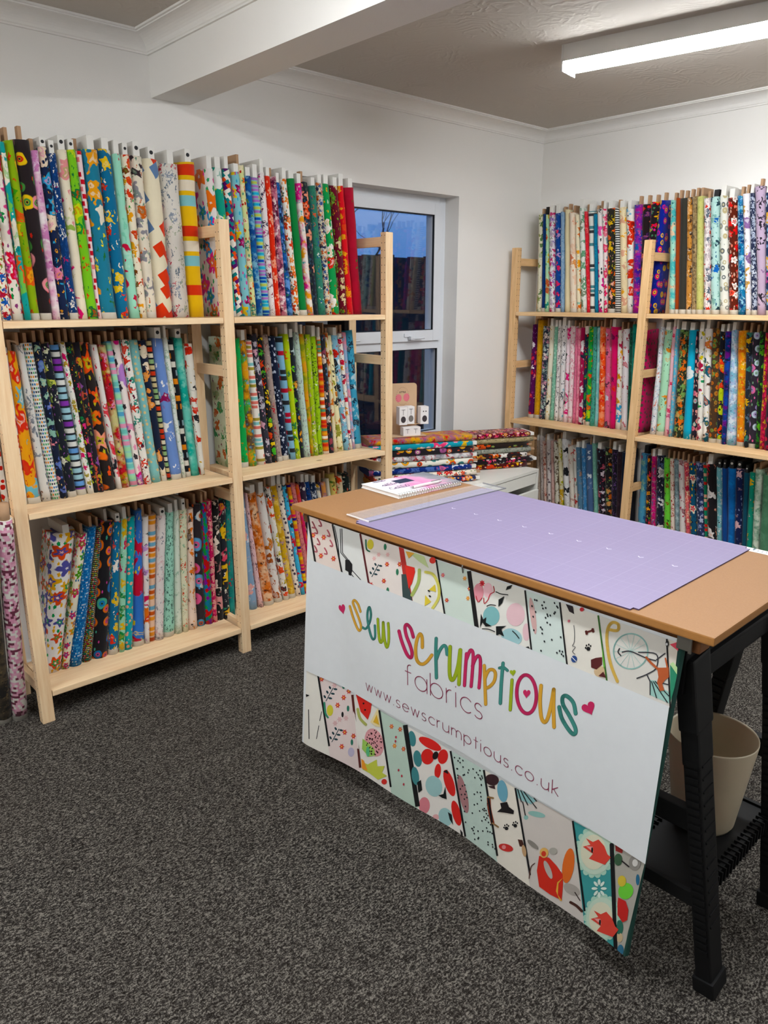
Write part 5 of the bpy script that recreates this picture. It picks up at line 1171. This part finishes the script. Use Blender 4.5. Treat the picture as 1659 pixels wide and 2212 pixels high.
top = lambda x: lerp_y(x, (665, 1112), (1467, 1387)) + 1.5; wt_ = lambda x: lerp_y(x, (672, 1208), (1447, 1525)) + 3
wb_ = lambda x: lerp_y(x, (663, 1447), (1395, 1865)) - 3
tc_ = [(666, 671), (666, 682), (719, 740), (779, 798), (866, 889), (943, 962), (1014, 1031), (1135, 1149), (1210, 1226), (1293, 1312), (1441, 1449), (1466, 1449)]
tcol = ['dcdcd6', 'e6d6cc', 'dfe0dc', 'e6dbd4', 'e6e4da', 'cfdcd2', 'e2e0d8', 'cfdcd6', 'e2ddd2', 'd6d2ca', 'd8cfc2']
for i in range(11):
    (a, b), (c, d) = tc_[i], tc_[i + 1]
    A1.quad([(a, top(a)), (c, top(c)), (d, wt_(d)), (b, wt_(b))], tcol[i], 1, 6, 3)
bc_ = [(663, 656), (688, 712), (762, 779), (820, 845), (876, 903), (974, 1006), (1046, 1075), (1114, 1146), (1238, 1264), (1322, 1330), (1394, 1345)]
bcol = ['e2ded4', 'e0cfcb', 'e6e2da', 'b9cfc0', 'e4dfd8', 'bcd0c6', 'e4ddd0', 'cdc5be', '3a9494', 'aaa69c']
def bot_px(x): return np.interp(x, [655, 710, 760, 840, 905, 1000, 1075, 1160, 1265, 1343], [1595, 1612, 1648, 1698, 1745, 1805, 1850, 1900, 1970, 2072])
for i in range(10):
    (a, b), (c, d) = bc_[i], bc_[i + 1]
    A1.quad([(a, wb_(a)), (c, wb_(c)), (d, bot_px(d)), (b, bot_px(b))], bcol[i], 1, 6, 8, clip=True)
for i in (1, 2, 3, 5, 6, 7, 8, 9, 10):      # dark folds between the pictured cloths
    a, b = tc_[i]; A1.stroke([(a, top(a)), (b, wt_(b))], {6: 9, 3: 4, 1: 4}.get(i, 3.5), {3: '5a1c22', 9: '3a6a2a'}.get(i, '1c1a1c'), 3, False, False)
A1.quad([(862, top(862)), (873, top(873)), (893, wt_(893)), (880, wt_(880))], 'b8322c', 2, 2, 3); A1.quad([(868, 1240), (878, 1240), (893, wt_(893)), (871, wt_(871))], '3a4a4a', 3, 2, 2)
for i in range(1, 10):
    a, b = bc_[i]; A1.stroke([(a, wb_(a)), (b, bot_px(b) - 2)], {4: 10, 9: 9, 2: 5}.get(i, 4), {2: '5a2420'}.get(i, '17181a'), 3, False, False)
def Zf(ox, oy, sc): return lambda *p: [(ox + x / sc, oy + y / sc) for x, y in p]
z1 = Zf(600, 1040, 8.295); z2 = Zf(640, 1080, 3.607); z3 = Zf(1000, 1260, 4.76); z4 = Zf(1000, 1200, 3.318); z5 = Zf(640, 1440, 3.607); z6 = Zf(1000, 1650, 3.687)
for x, y in z1((640, 960), (830, 1000), (780, 1330), (1005, 1380)): A1.flower(x, y, 6, 'd8483c')
for x, y in z1((700, 880), (740, 1080), (770, 750), (870, 1250), (920, 930), (970, 1110), (690, 1210), (650, 780)): A1.stroke([(x - 3, y - 7), (x + 1, y), (x + 2, y + 6), (x - 3, y + 5)], 3, 'c0606c', 2)
A1.poly(z2((385, 465), (415, 465), (440, 500), (440, 550), (425, 605), (412, 590), (410, 560), (385, 545)), '15171a', 3)
for p in (((345, 225), (350, 410), (400, 470)), ((358, 225), (363, 410), (410, 470)), ((425, 570), (480, 635)), ((440, 550), (540, 660)), ((300, 205), (330, 350), (345, 520))): A1.stroke(z2(*p), 1.6, '22242a', 2, False)
for x, y in z2((710, 500), (808, 500), (685, 630), (585, 660), (625, 700)): A1.flower(x, y, 5.5, 'd03a34')
for x, y in z2((715, 705), (695, 365), (790, 560)): A1.ell(x, y, 3, 7, '2f7a58')
for x, y in z2((645, 425), (715, 425), (610, 455)): A1.flower(x, y, 5, 'e8b8b4', 'e8b8b4')
A1.sprig(*z2((620, 550))[0], 26, '1f4048'); A1.ell(*z2((580, 345))[0], 7, 11, 'd8c83a'); A1.stroke(z2((545, 310), (550, 380), (575, 400)), 3, '2f7a58')
A1.poly(z2((850, 505), (925, 525), (930, 560), (905, 650), (880, 690)), 'dc2c20', 4); A1.stroke(z2((962, 545), (955, 640), (905, 740)), 7, 'a8b860')
A1.stroke(z2((1010, 560), (1070, 580), (1110, 660), (1112, 760), (1060, 850)), 6, 'd8d060'); A1.poly(z2((1035, 700), (1085, 655), (1092, 715)), 'e0c83a', 3); A1.poly(z2((1008, 740), (1055, 792), (1003, 826)), 'e0c83a', 3)
for x, y in z2((1037, 707), (1045, 748)): A1.ell(x, y, 3, 1.8, '1c1c1c', 4, 30, 8)
A1.poly(z2((870, 400), (935, 415), (1000, 440), (1035, 530), (960, 480)), 'c4d498', 2); A1.poly(z2((855, 398), (925, 412), (880, 455)), 'e8a83a', 3); A1.ell(*z2((1065, 470))[0], 7, 7, 'd8382c')
for x, y, c in ((1145, 585, 'd8607a'), (1315, 610, 'e8984a'), (1340, 765, 'e8984a'), (1175, 780, 'c83a3a'), (1352, 690, 'c83a3a')): A1.flower(*z2((x, y))[0], 5, c)
A1.ell(*z3((165, 90))[0], 11, 19, 'e0909c'); A1.ell(*z3((262, 70))[0], 10, 16, 'eebcc4'); A1.flower(*z3((200, 0))[0], 7, 'd82a34', 'a01a28', 8)
A1.stroke(z3((318, 30), (325, 85), (285, 110), (260, 170), (225, 205), (218, 150)), 1.8, 'c8303a'); A1.stroke(z3((140, 130), (160, 190), (200, 150)), 1.8, 'c8303a')
A1.ell(*z3((295, 335))[0], 18, 21, '7fb8ba'); A1.ell(*z3((545, 320))[0], 20, 25, 'e2bcc2'); A1.ell(*z3((505, 550))[0], 23, 18, '9cc4c8', 2, 20); A1.ell(*z3((655, 500))[0], 8, 19, 'e2bcc2')
for p in (((190, 310), (215, 370), (245, 345), (240, 400), (303, 440), (240, 442), (205, 400), (180, 455)), ((345, 440), (455, 435), (400, 468), (430, 545), (380, 520), (348, 540)), ((370, 240), (372, 165), (430, 130), (410, 200)), ((445, 70), (460, 30), (515, 12), (495, 50)), ((645, 655), (680, 645), (695, 672))): A1.poly(z3(*p), '15191a', 4)
for p in (((515, 488), (550, 520), (582, 562)), ((205, 465), (270, 470), (332, 495)), ((252, 232), (290, 218), (342, 226)), ((345, 85), (400, 108), (465, 115))): A1.stroke(z3(*p), 2, '15191a', 4)
rq = random.Random(4)
for i in range(34):     # spotted mint cloth, upper and lower piece
    t_ = rq.random(); v = rq.random(); x = 1143 + 68 * t_ + 13 * v; y = top(x) + (wt_(x) - top(x)) * v
    if 1146 + 8 * v < x < 1209 + 14 * v: A1.ell(x, y, 1.7, 2.6, '20262a', 3, -20, 8)
for i in range(80):
    t_, v = rq.random(), rq.random(); x = 980 + 62 * t_ + 31 * v; y = wb_(x) + 4 + (bot_px(x) - wb_(x) - 12) * v; A1.ell(x, y, 1.5, 2.2, '20262a', 3, -20, 8)
A1.ell(1001, 1715, 9, 42, 'a8787a', 2, -12); A1.ell(1152, 1330, 6, 40, 'd0a8a4', 2, -8)
def bone(x, y, c, k=1.0, r=-20):
    for dx, dy in ((-7, 2), (-6, 6), (7, -3), (8, 1)): A1.ell(x + dx * k, y + dy * k, 3 * k, 3 * k, c, 3, n=10)
    A1.stroke([(x - 6 * k, y + 3 * k), (x + 7 * k, y - 1 * k)], 4 * k, c, 3, False)
def paw(x, y, k=1.0):
    A1.ell(x, y + 2 * k, 4.5 * k, 4.5 * k, '1c1c1e', 3, n=10)
    for dx, dy in ((-6, 0), (-4, -5), (1, -7), (5, -4)): A1.ell(x + dx * k, y + dy * k, 1.7 * k, 2.4 * k, '1c1c1e', 3, n=8)
bone(*z4((910, 538))[0], '5a2420'); paw(*z4((902, 660))[0]); A1.ell(*z4((800, 740))[0], 6.5, 7.5, '2a4a88', 3); A1.stroke(z4((785, 725), (800, 740), (815, 755)), 1.5, 'dfe0e4', 5, False)
A1.stroke(z4((798, 500), (803, 560), (800, 620), (788, 645), (808, 655), (788, 685), (806, 705)), 1.4, '6a6a6a'); A1.poly(z4((920, 745), (955, 732), (1000, 726), (1000, 780), (960, 815), (922, 800)), '5a2424', 3); A1.ell(*z4((985, 830))[0], 13, 12, 'cdb08a', 2); A1.poly(z4((975, 860), (1010, 830), (1030, 875)), '5a2424', 4)
A1.poly(z4((740, 345), (790, 362), (800, 418), (765, 400)), '2a2226', 3); A1.ell(*z4((855, 385))[0], 4.5, 4.5, 'c8303a', 3); A1.ell(*z4((762, 468))[0], 2.6, 3, 'c86070', 3)
A1.stroke(z4((1110, 900), (1060, 770), (1035, 620), (1042, 520), (1075, 478), (1115, 492), (1110, 535), (1045, 528)), 6.5, 'd8b050'); A1.poly(z4((1000, 650), (1022, 790), (1012, 810), (1003, 740)), '6ab03a', 3)
cx_, cy_ = z4((1205, 685))[0]; ring = [(cx_ + 37 * math.cos(a), cy_ + 38 * math.sin(a)) for a in [2 * math.pi * k / 20 for k in range(21)]]; A1.stroke(ring, 3.2, '9cc8c0', 2)
for k in range(14): a = 2 * math.pi * k / 14; A1.stroke([(cx_, cy_), (cx_ + 36 * math.cos(a), cy_ + 37 * math.sin(a))], 1.0, 'a8ccc4', 2, False, False)
for p in (((1145, 690), (1205, 685), (1310, 730), (1385, 752)), ((1262, 692), (1388, 705), (1390, 800), (1330, 845), (1250, 878)), ((1390, 745), (1450, 700)), ((1125, 665), (1115, 690), (1135, 715)), ((1320, 850), (1345, 900)), ((1405, 905), (1480, 925))): A1.stroke(z4(*p), 2.6, '3a3a40', 3)
A1.poly(z4((1342, 890), (1385, 895), (1430, 950), (1495, 985), (1482, 1058), (1342, 998)), '9cc8be', 2)
for p in (((1345, 895), (1345, 998)), ((1355, 898), (1392, 1020)), ((1368, 900), (1470, 1052)), ((1380, 898), (1490, 1015))): A1.stroke(z4(*p), 2.0, '20242a', 4, False, False)
A1.poly(z4((1395, 802), (1478, 800), (1480, 870), (1452, 890), (1432, 918), (1448, 965), (1415, 968), (1395, 905), (1405, 868)), 'b85a30', 4); A1.stroke(z4((1402, 812), (1350, 765), (1318, 728)), 5, 'b85a30', 4); A1.stroke(z4((1470, 805), (1455, 735)), 3.5, 'b85a30', 4, False)
A1.poly(z4((1485, 635), (1552, 615), (1545, 682), (1520, 662)), 'd8485a', 3); A1.poly(z4((1487, 780), (1538, 850), (1518, 950), (1490, 1050)), '2f8a68', 3); A1.poly(z4((1487, 775), (1510, 760), (1540, 800), (1538, 850)), 'b8d89a', 4)
A1.ell(*z4((1468, 628))[0], 3.5, 7, '202020', 5); A1.ell(*z4((1466, 632))[0], 2.2, 3, 'd0d0d0', 6)
# lower pictures
A1.stroke(z5((98, 335), (102, 560)), 1.8, '26262a', 2, False); A1.stroke(z5((200, 350), (185, 420)), 1.4, '26262a', 2, False); A1.stroke(z5((178, 460), (160, 560)), 1.4, '26262a', 2, False); A1.poly(z5((78, 212), (106, 222), (80, 236)), '1c1c1e', 3)
for x, y in z5((265, 215), (310, 535)): A1.sprig(x, y, 28, '1f3f48')
for x, y in z5((200, 95), (325, 300), (372, 240), (412, 190), (380, 510), (448, 540), (357, 622)): A1.flower(x, y, 6, 'd0443c')
for x, y in z5((300, 145), (340, 410), (305, 440), (390, 400)): A1.flower(x, y, 6, 'd8b0b0', 'd8b0b0')
for x, y in z5((406, 325), (436, 588), (370, 150)): A1.ell(x, y, 2.8, 6.5, '2f7a64')
A1.ell(*z5((265, 340))[0], 7, 12, 'd0c83a'); A1.ell(*z5((363, 372))[0], 2.5, 6, '1c1c1e'); A1.stroke(z5((222, 280), (230, 360), (250, 395)), 4, '2f8a6a'); A1.ell(*z5((430, 665))[0], 7, 10, 'b8b0c8')
A1.poly(z5((465, 205), (590, 285), (582, 350), (560, 412), (505, 350)), 'd8281f', 3); 
for x, y in z5((528, 285), (540, 335)): A1.ell(x, y, 2, 2.2, '1c1c1e', 4, n=8)
A1.stroke(z5((482, 330), (500, 400), (545, 450)), 6, 'b0b460'); A1.poly(z5((640, 320), (580, 430), (620, 462), (657, 470)), 'ecd9a0', 3); A1.poly(z5((630, 370), (603, 430), (650, 452)), 'e0b030', 4)
A1.ell(*z5((610, 590))[0], 20, 31, 'dc9ca0', 2, -15)
for i in range(60):
    a, r_ = rq.uniform(0, 6.28), rq.random() ** .5; x, y = z5((610, 590))[0]; A1.ell(x + 17 * r_ * math.cos(a), y + 27 * r_ * math.sin(a), 1.3, 1.6, '3a2024', 4, n=6)
A1.poly(z5((520, 560), (560, 590), (610, 640), (620, 690), (570, 700), (515, 640)), '9cc85a', 3); A1.ell(*z5((562, 660))[0], 4, 11, '5ab880', 4)
A1.poly(z5((515, 740), (560, 760), (630, 722), (635, 775), (692, 772), (672, 825), (712, 850), (640, 880), (575, 830), (520, 800)), 'c4cc4a', 3); A1.poly(z5((510, 715), (530, 730), (560, 810), (515, 790)), 'e8962a', 4); A1.ell(*z5((688, 895))[0], 6, 6, 'd8302a', 3)
for x, y, c in ((745, 465, 'd86a4a'), (812, 487, 'd0604a'), (768, 616, 'e08a4a'), (838, 640, 'd0604a')): A1.flower(*z5((x, y))[0], 5.5, c)
for x, y in z5((780, 548), (776, 580), (800, 805), (825, 850), (840, 915)): A1.ell(x, y, 2, 3, 'b83a4a', 3, n=8)
for x, y, rx, ry, ro in ((1045, 600, 27, 10, 28), (1025, 700, 14, 17, 0), (1145, 700, 11, 16, 10), (1105, 812, 7, 16, 5), (1195, 905, 10, 30, -18), (1250, 1140, 9, 28, -14)): A1.ell(*z5((x, y))[0], rx, ry, 'd8241f', 2, ro)
A1.ell(*z5((1088, 690))[0], 6, 9, '1c1416', 4, 20)
for x, y, rx, ry in ((905, 560, 8, 17), (948, 715, 9, 18), (930, 850, 8, 20)): A1.ell(*z5((x, y))[0], rx, ry, '3f8488', 2, -8)
for x, y, rx, ry in ((1075, 930, 18, 23), (1165, 1170, 15, 20)): A1.ell(*z5((x, y))[0], rx, ry, '9cc4c4', 2, -15)
A1.ell(*z5((1000, 1080))[0], 12, 18, 'd8808a', 2); A1.ell(*z5((1090, 1170))[0], 7, 6, 'e0a8a8', 2)
for p in (((1110, 1000), (1150, 990), (1165, 930), (1175, 1030), (1140, 1020)), ((945, 900), (975, 880), (985, 960), (955, 980)), ((1185, 1130), (1215, 1150), (1225, 1230), (1200, 1190)), ((1148, 815), (1180, 800), (1190, 835)), ((1280, 1265), (1300, 1290), (1300, 1330), (1285, 1310))): A1.poly(z5(*p), '15191a', 4)
A1.ell(*z6((235, 125))[0], 15, 12, '3a2226', 3, 15); A1.poly(z6((200, 175), (255, 170), (262, 200), (225, 190)), '3a2226', 3); A1.ell(*z6((318, 215))[0], 11, 24, '6aa4b8', 3, -8); A1.poly(z6((300, 310), (355, 300), (370, 340), (410, 370), (405, 398), (330, 385), (275, 380), (310, 350)), '1c181a', 4)
A1.stroke(z6((208, 270), (215, 360), (240, 470)), 8, '8a3a24'); A1.stroke(z6((240, 470), (285, 500)), 3.5, '8a6a40', 4, False); A1.stroke(z6((205, 262), (245, 270)), 4, '8a6a40', 4, False)
paw(*z6((350, 505))[0], .9); paw(*z6((420, 483))[0], .9); A1.ell(*z6((345, 665))[0], 16, 8, 'c8302c', 3, 15); A1.ell(*z6((330, 660))[0], 4.5, 4.5, 'e08a8a', 4); A1.poly(z6((440, 598), (478, 605), (492, 660), (455, 655)), '4a2a22', 3); A1.ell(*z6((490, 690))[0], 4.5, 13, 'c09a70', 3, -10)
A1.poly(z6((420, 195), (480, 215), (590, 290), (545, 320), (470, 290), (430, 260)), '8ab8b8', 2)
for p in (((440, 200), (470, 300)), ((465, 210), (520, 325)), ((490, 220), (590, 350)), ((480, 300), (500, 405)), ((570, 270), (590, 295))): A1.stroke(z6(*p), 2, '1c1c20', 4, False)
A1.ell(*z6((590, 400))[0], 19, 6, '8ab8b0', 2, 12); A1.ell(*z6((505, 425))[0], 5, 5, '8ab8b0', 2)
A1.poly(z6((610, 730), (690, 745), (750, 810), (800, 880), (800, 960), (790, 1085), (700, 1040), (610, 975), (592, 850)), 'cf2c1c', 3); A1.poly(z6((800, 905), (765, 950), (760, 1040), (795, 1090), (775, 1085), (745, 1010), (755, 940)), 'e0a83a', 4)
A1.ell(*z6((650, 705))[0], 9.5, 11, 'dfb060', 4); A1.ell(*z6((648, 712))[0], 5, 6, 'cf3a24', 5); A1.ell(*z6((560, 640))[0], 15, 5, '8a847c', 3, 40); A1.ell(*z6((722, 692))[0], 9, 7.5, 'a8a49a', 3); A1.ell(*z6((682, 840))[0], 6, 21, 'b8b0a8', 4, -22)
A1.ell(*z6((842, 808))[0], 12.5, 38, 'dc6a24', 3, 8); A1.stroke(z6((530, 910), (545, 820), (575, 790)), 2, '5a3a30', 3); A1.ell(*z6((870, 1000))[0], 20, 11, 'a8a098', 2, 30); A1.stroke(z6((860, 1100), (910, 1130), (950, 1170)), 6, '4a2a22'); A1.stroke(z6((895, 1020), (935, 1085)), 2, '3a2a28', 3, False)
for cx0, cy0, sc_ in ((1052, 700, 1.0), (1110, 1225, .92)):
    x, y = z6((cx0, cy0))[0]
    for k in range(18): a = 2 * math.pi * k / 18; A1.ell(x + 37 * sc_ * math.cos(a), y + 49 * sc_ * math.sin(a), 7, 8, 'a8d0bc', 2, n=10)
    A1.ell(x, y, 37 * sc_, 49 * sc_, 'bfd6c2', 3); A1.ell(x - 2, y, 28 * sc_, 38 * sc_, 'd8d6bc', 4)
for dx, dy in ((0, 0), (62, 575)):
    A1.poly(z6(*[(a + dx, b + dy) for a, b in ((985, 588), (1040, 618), (1085, 598), (1130, 650), (1155, 715), (1182, 740), (1135, 800), (1062, 772), (1008, 750), (1040, 712), (960, 655), (1020, 640))]), 'd84234', 5); A1.poly(z6(*[(a + dx, b + dy) for a, b in ((985, 650), (1040, 655), (1045, 700))]), 'e89a98', 6); A1.ell(*z6((1035 + dx, 680 + dy))[0], 2, 6, '1c1c1e', 7)
for k in range(8): a = 2 * math.pi * k / 8; x, y = z6((1088, 990))[0]; A1.ell(x + 10 * math.cos(a), y + 14 * math.sin(a), 6.5, 3, 'd8e8dc', 3, math.degrees(math.atan2(1.3 * math.sin(a), math.cos(a))))
A1.poly(z6((1215, 610), (1285, 655), (1270, 710), (1220, 690)), '8a2420', 3); A1.ell(*z6((1240, 760))[0], 9, 13, '3a5a40', 3); A1.ell(*z6((1372, 785))[0], 13, 16, '8a8680', 3); A1.ell(*z6((1375, 785))[0], 6, 8, 'd0cdc8', 4); A1.stroke(z6((1270, 770), (1325, 815)), 3, '2a2426', 4, False)
A1.ell(*z6((1300, 1010))[0], 16, 18, '6ac83a', 3, 20); A1.ell(*z6((1270, 930))[0], 9, 12, 'd0b83a', 4); A1.poly(z6((1240, 1060), (1300, 1090), (1322, 1160), (1312, 1240), (1275, 1258), (1235, 1200), (1235, 1110)), 'c02420', 4); A1.ell(*z6((1250, 1300))[0], 8, 16, '2a6a58', 3); A1.ell(*z6((1395, 920))[0], 4, 12, '2a6888', 3); A1.ell(*z6((1258, 1480))[0], 7, 12, '2f6a88', 3); A1.ell(*z6((1250, 1380))[0], 7, 10, 'c8b08a', 3)
A1.done('printed_pictures')
# white strip
A2 = Art(); A2.quad([(671, 1208), (1447.5, 1525), (1395.5, 1865), (662, 1447)], 'd9dcde', 8, 40, 12); A2.done('white_strip')
# lettering
A3 = Art()
MU, TE, OL, MA = 'd6a032', '3f8a80', '9aae1e', 'c4275c'
SA = [(508, 868), (490, 812), (462, 778), (449, 797), (468, 850), (497, 925), (513, 985), (500, 1016), (478, 985), (448, 905), (425, 825)]
LET = [(MU, 5.5, z2(*SA)), (TE, 5.5, z2((525, 990), (550, 1000), (578, 955), (590, 890), (578, 832), (565, 860), (562, 920), (575, 1000), (592, 1060), (608, 1083), (622, 1060), (620, 975))),
 (OL, 6.5, z2((643, 925), (647, 1000), (655, 1080), (668, 1108), (682, 1070), (685, 950))), (OL, 6.5, z2((685, 950), (695, 1080), (713, 1145), (727, 1100), (728, 1020), (724, 958))),
 (MA, 8, z2((920, 1065), (900, 1000), (870, 967), (855, 990), (866, 1055), (895, 1130), (910, 1190), (900, 1226), (868, 1195), (830, 1100), (808, 1018))),
 (MU, 8, z2((990, 1145), (988, 1070), (972, 1040), (950, 1080), (938, 1150), (942, 1225), (962, 1265), (995, 1275), (1030, 1250), (1064, 1205))),
 (TE, 8, z2((1098, 1075), (1095, 1200), (1100, 1382))), (TE, 8, z2((1100, 1235), (1125, 1170), (1155, 1132), (1175, 1145), (1183, 1200))),
 (OL, 9, z2((1207, 1140), (1203, 1240), (1203, 1350), (1217, 1398), (1240, 1380), (1268, 1290), (1285, 1165))), (OL, 9, z2((1287, 1165), (1280, 1300), (1275, 1432))),
 (MA, 8, z4((33, 700), (25, 810), (18, 928))), (MA, 8, z4((33, 740), (60, 676), (80, 700), (76, 810), (66, 935))), (MA, 8, z4((75, 790), (95, 740), (117, 714), (132, 745), (130, 850), (122, 945))),
 (MU, 8, z4((160, 785), (165, 920), (170, 1062))), (MU, 8, z4((163, 880), (190, 822), (222, 815), (240, 842), (232, 895), (205, 930), (180, 945))),
 (TE, 8.5, z4((295, 768), (283, 900), (275, 1055))), (TE, 7, z4((268, 803), (298, 798), (326, 820))),
 (OL, 8, z4((359, 888), (352, 1000), (346, 1102))),
 (MA, 8.5, [(1000 + (463 + 70 * math.cos(a) + 6 * math.sin(a)) / 3.318, 1200 + (990 + 138 * math.sin(a)) / 3.318) for a in [2 * math.pi * k / 18 - 2.1 for k in range(19)]]),
 (MU, 9, z4((567, 928), (560, 1040), (568, 1150), (590, 1190), (615, 1160), (640, 1060), (658, 955))), (MU, 9, z4((658, 955), (656, 1090), (660, 1225))),
 (TE, 9.5, z4((815, 1128), (798, 1050), (752, 1003), (722, 1012), (725, 1065), (768, 1140), (808, 1220), (815, 1260), (798, 1275), (762, 1240), (715, 1160), (697, 1082)))]
for c, wd, pts in LET: A3.stroke(pts, wd * .93, {MU: 'a87c28', TE: '2f5f58', OL: '6f7a28', MA: '8a2048'}[c], 10)
for c, wd, pts in LET: A3.stroke(pts, wd * .93 - 1.5, c, 12)
def heart(pts): A3.poly(pts, MA, 12)
def hshape(cx, cy, w_, h_, rot, c):
    out = []
    for k in range(24):
        a = 2 * math.pi * k / 24; x = 16 * math.sin(a) ** 3 / 17; y = -(13 * math.cos(a) - 5 * math.cos(2 * a) - 2 * math.cos(3 * a) - math.cos(4 * a)) / 17
        cr, sr = math.cos(math.radians(rot)), math.sin(math.radians(rot)); out.append((cx + w_ * x * cr - h_ * y * sr, cy + w_ * x * sr + h_ * y * cr))
    A3.poly(out, c, 12)
hshape(741.5, 1314, 7.5, 13, -14, MA); hshape(1110, 1451.5, 7, 8, -5, OL); hshape(1140, 1496.5, 8.5, 11, 4, MA); hshape(1274, 1528, 15.5, 17, -24, MA)
A3.done('shop_name_lettering')
# single-line alphabet for the two thin lines of text (x right, y up, x-height 1)
def arc(cx, cy, rx, ry, a0, a1, n=14): return [(cx + rx * math.cos(math.radians(a0 + (a1 - a0) * k / n)), cy + ry * math.sin(math.radians(a0 + (a1 - a0) * k / n))) for k in range(n + 1)]
GL = {'w': (1.15, [[(0, 1), (.3, 0), (.575, .95), (.85, 0), (1.15, 1)]]), '.': (.12, [[(.06, .0), (.07, .06)]]), 's': (.62, [arc(.32, .745, .27, .255, 35, 250) + arc(.30, .25, .30, .25, 70, -145)]),
      'e': (.95, [[(.03, .52), (.93, .52)] + arc(.48, .5, .46, .5, 2, 320)]), 'c': (.82, [arc(.5, .5, .48, .5, 45, 315)]), 'r': (.42, [[(0, 0), (0, 1)], [(0, .5)] + arc(.36, .55, .36, .45, 180, 85, 8)]),
      'u': (.85, [[(0, 1), (0, .42)] + arc(.42, .42, .42, .42, 180, 360, 10) + [(.84, 1)], [(.84, .5), (.84, 0)]]), 'm': (1.35, [[(0, 0), (0, 1)], [(0, .6)] + arc(.33, .62, .33, .38, 180, 0, 8) + [(.66, 0)], [(.66, .6)] + arc(1.0, .62, .34, .38, 180, 0, 8) + [(1.34, 0)]]),
      'p': (1.0, [[(0, 1), (0, -.55)], arc(.48, .5, .48, .5, 0, 360, 20)]), 't': (.5, [[(.25, 1.45), (.25, 0)], [(0, 1), (.5, 1)]]), 'i': (.12, [[(.05, 1), (.05, 0)], [(.05, 1.36), (.06, 1.42)]]),
      'o': (1.0, [arc(.5, .5, .5, .5, 0, 360, 20)]), 'k': (.7, [[(0, 1.55), (0, 0)], [(.62, 1), (0, .42)], [(.16, .56), (.68, 0)]]), 'f': (.55, [[(.2, 0), (.2, 1.25)] + arc(.45, 1.25, .25, .25, 180, 80, 6), [(0, .95), (.5, .95)]]),
      'a': (1.0, [arc(.5, .5, .5, .5, 0, 360, 20), [(1.0, 1), (1.0, 0)]]), 'b': (1.0, [[(0, 1.55), (0, 0)], arc(.5, .5, .5, .5, 0, 360, 20)])}
def text_line(A, txt, p0, p1, xh, gap, wd, c):
    """baseline from pixel p0 to p1 on the banner, x-height xh metres"""
    a, b = bpx(*p0), bpx(*p1); tot = sum(GL[ch][0] for ch in txt) + gap * (len(txt) - 1); L = math.hypot(b[0] - a[0], b[1] - a[1]); k = L / tot; ux_, uz_ = (b[0] - a[0]) / L, (b[1] - a[1]) / L
    x = 0
    for ch in txt:
        wch, st = GL[ch]
        for s_ in st:
            pts = [(a[0] + ux_ * (x + u) * k - uz_ * 0, a[1] + uz_ * (x + u) * k + v * xh) for u, v in s_]
            for q0, q1 in zip(pts, pts[1:]):
                dx, dz = q1[0] - q0[0], q1[1] - q0[1]; l = math.hypot(dx, dz) + 1e-9; nx, nz = -dz / l * wd / 2, dx / l * wd / 2; ex, ez = dx / l * wd * .3, dz / l * wd * .3
                A.face([(q0[0] + nx - ex, q0[1] + nz - ez), (q1[0] + nx + ex, q1[1] + nz + ez), (q1[0] - nx + ex, q1[1] - nz + ez), (q0[0] - nx - ex, q0[1] - nz - ez)], c, 12)
        x += wch + gap
A4 = Art(); text_line(A4, 'fabrics', (878, 1476), (1044, 1555), .043, .28, .0025, '8a2a4a'); A4.done('fabrics_lettering')
A5 = Art(); text_line(A5, 'www.sewscrumptious.co.uk', (793, 1489), (1208, 1719), .0235, .36, .0021, '8a2a4a'); A5.done('web_address_lettering')
for b in (.05, .62, 1.25):     # little hooks holding the banner to the bearer
    bm = bmesh.new(); tube(bm, [tp(.020, b, z_top - .012), tp(.017, b, z_top + .004), tp(.022, b, z_top + .018), tp(.03, b, z_top + .020)], .0016, 6); part('hook', bm, M_metal, ban)
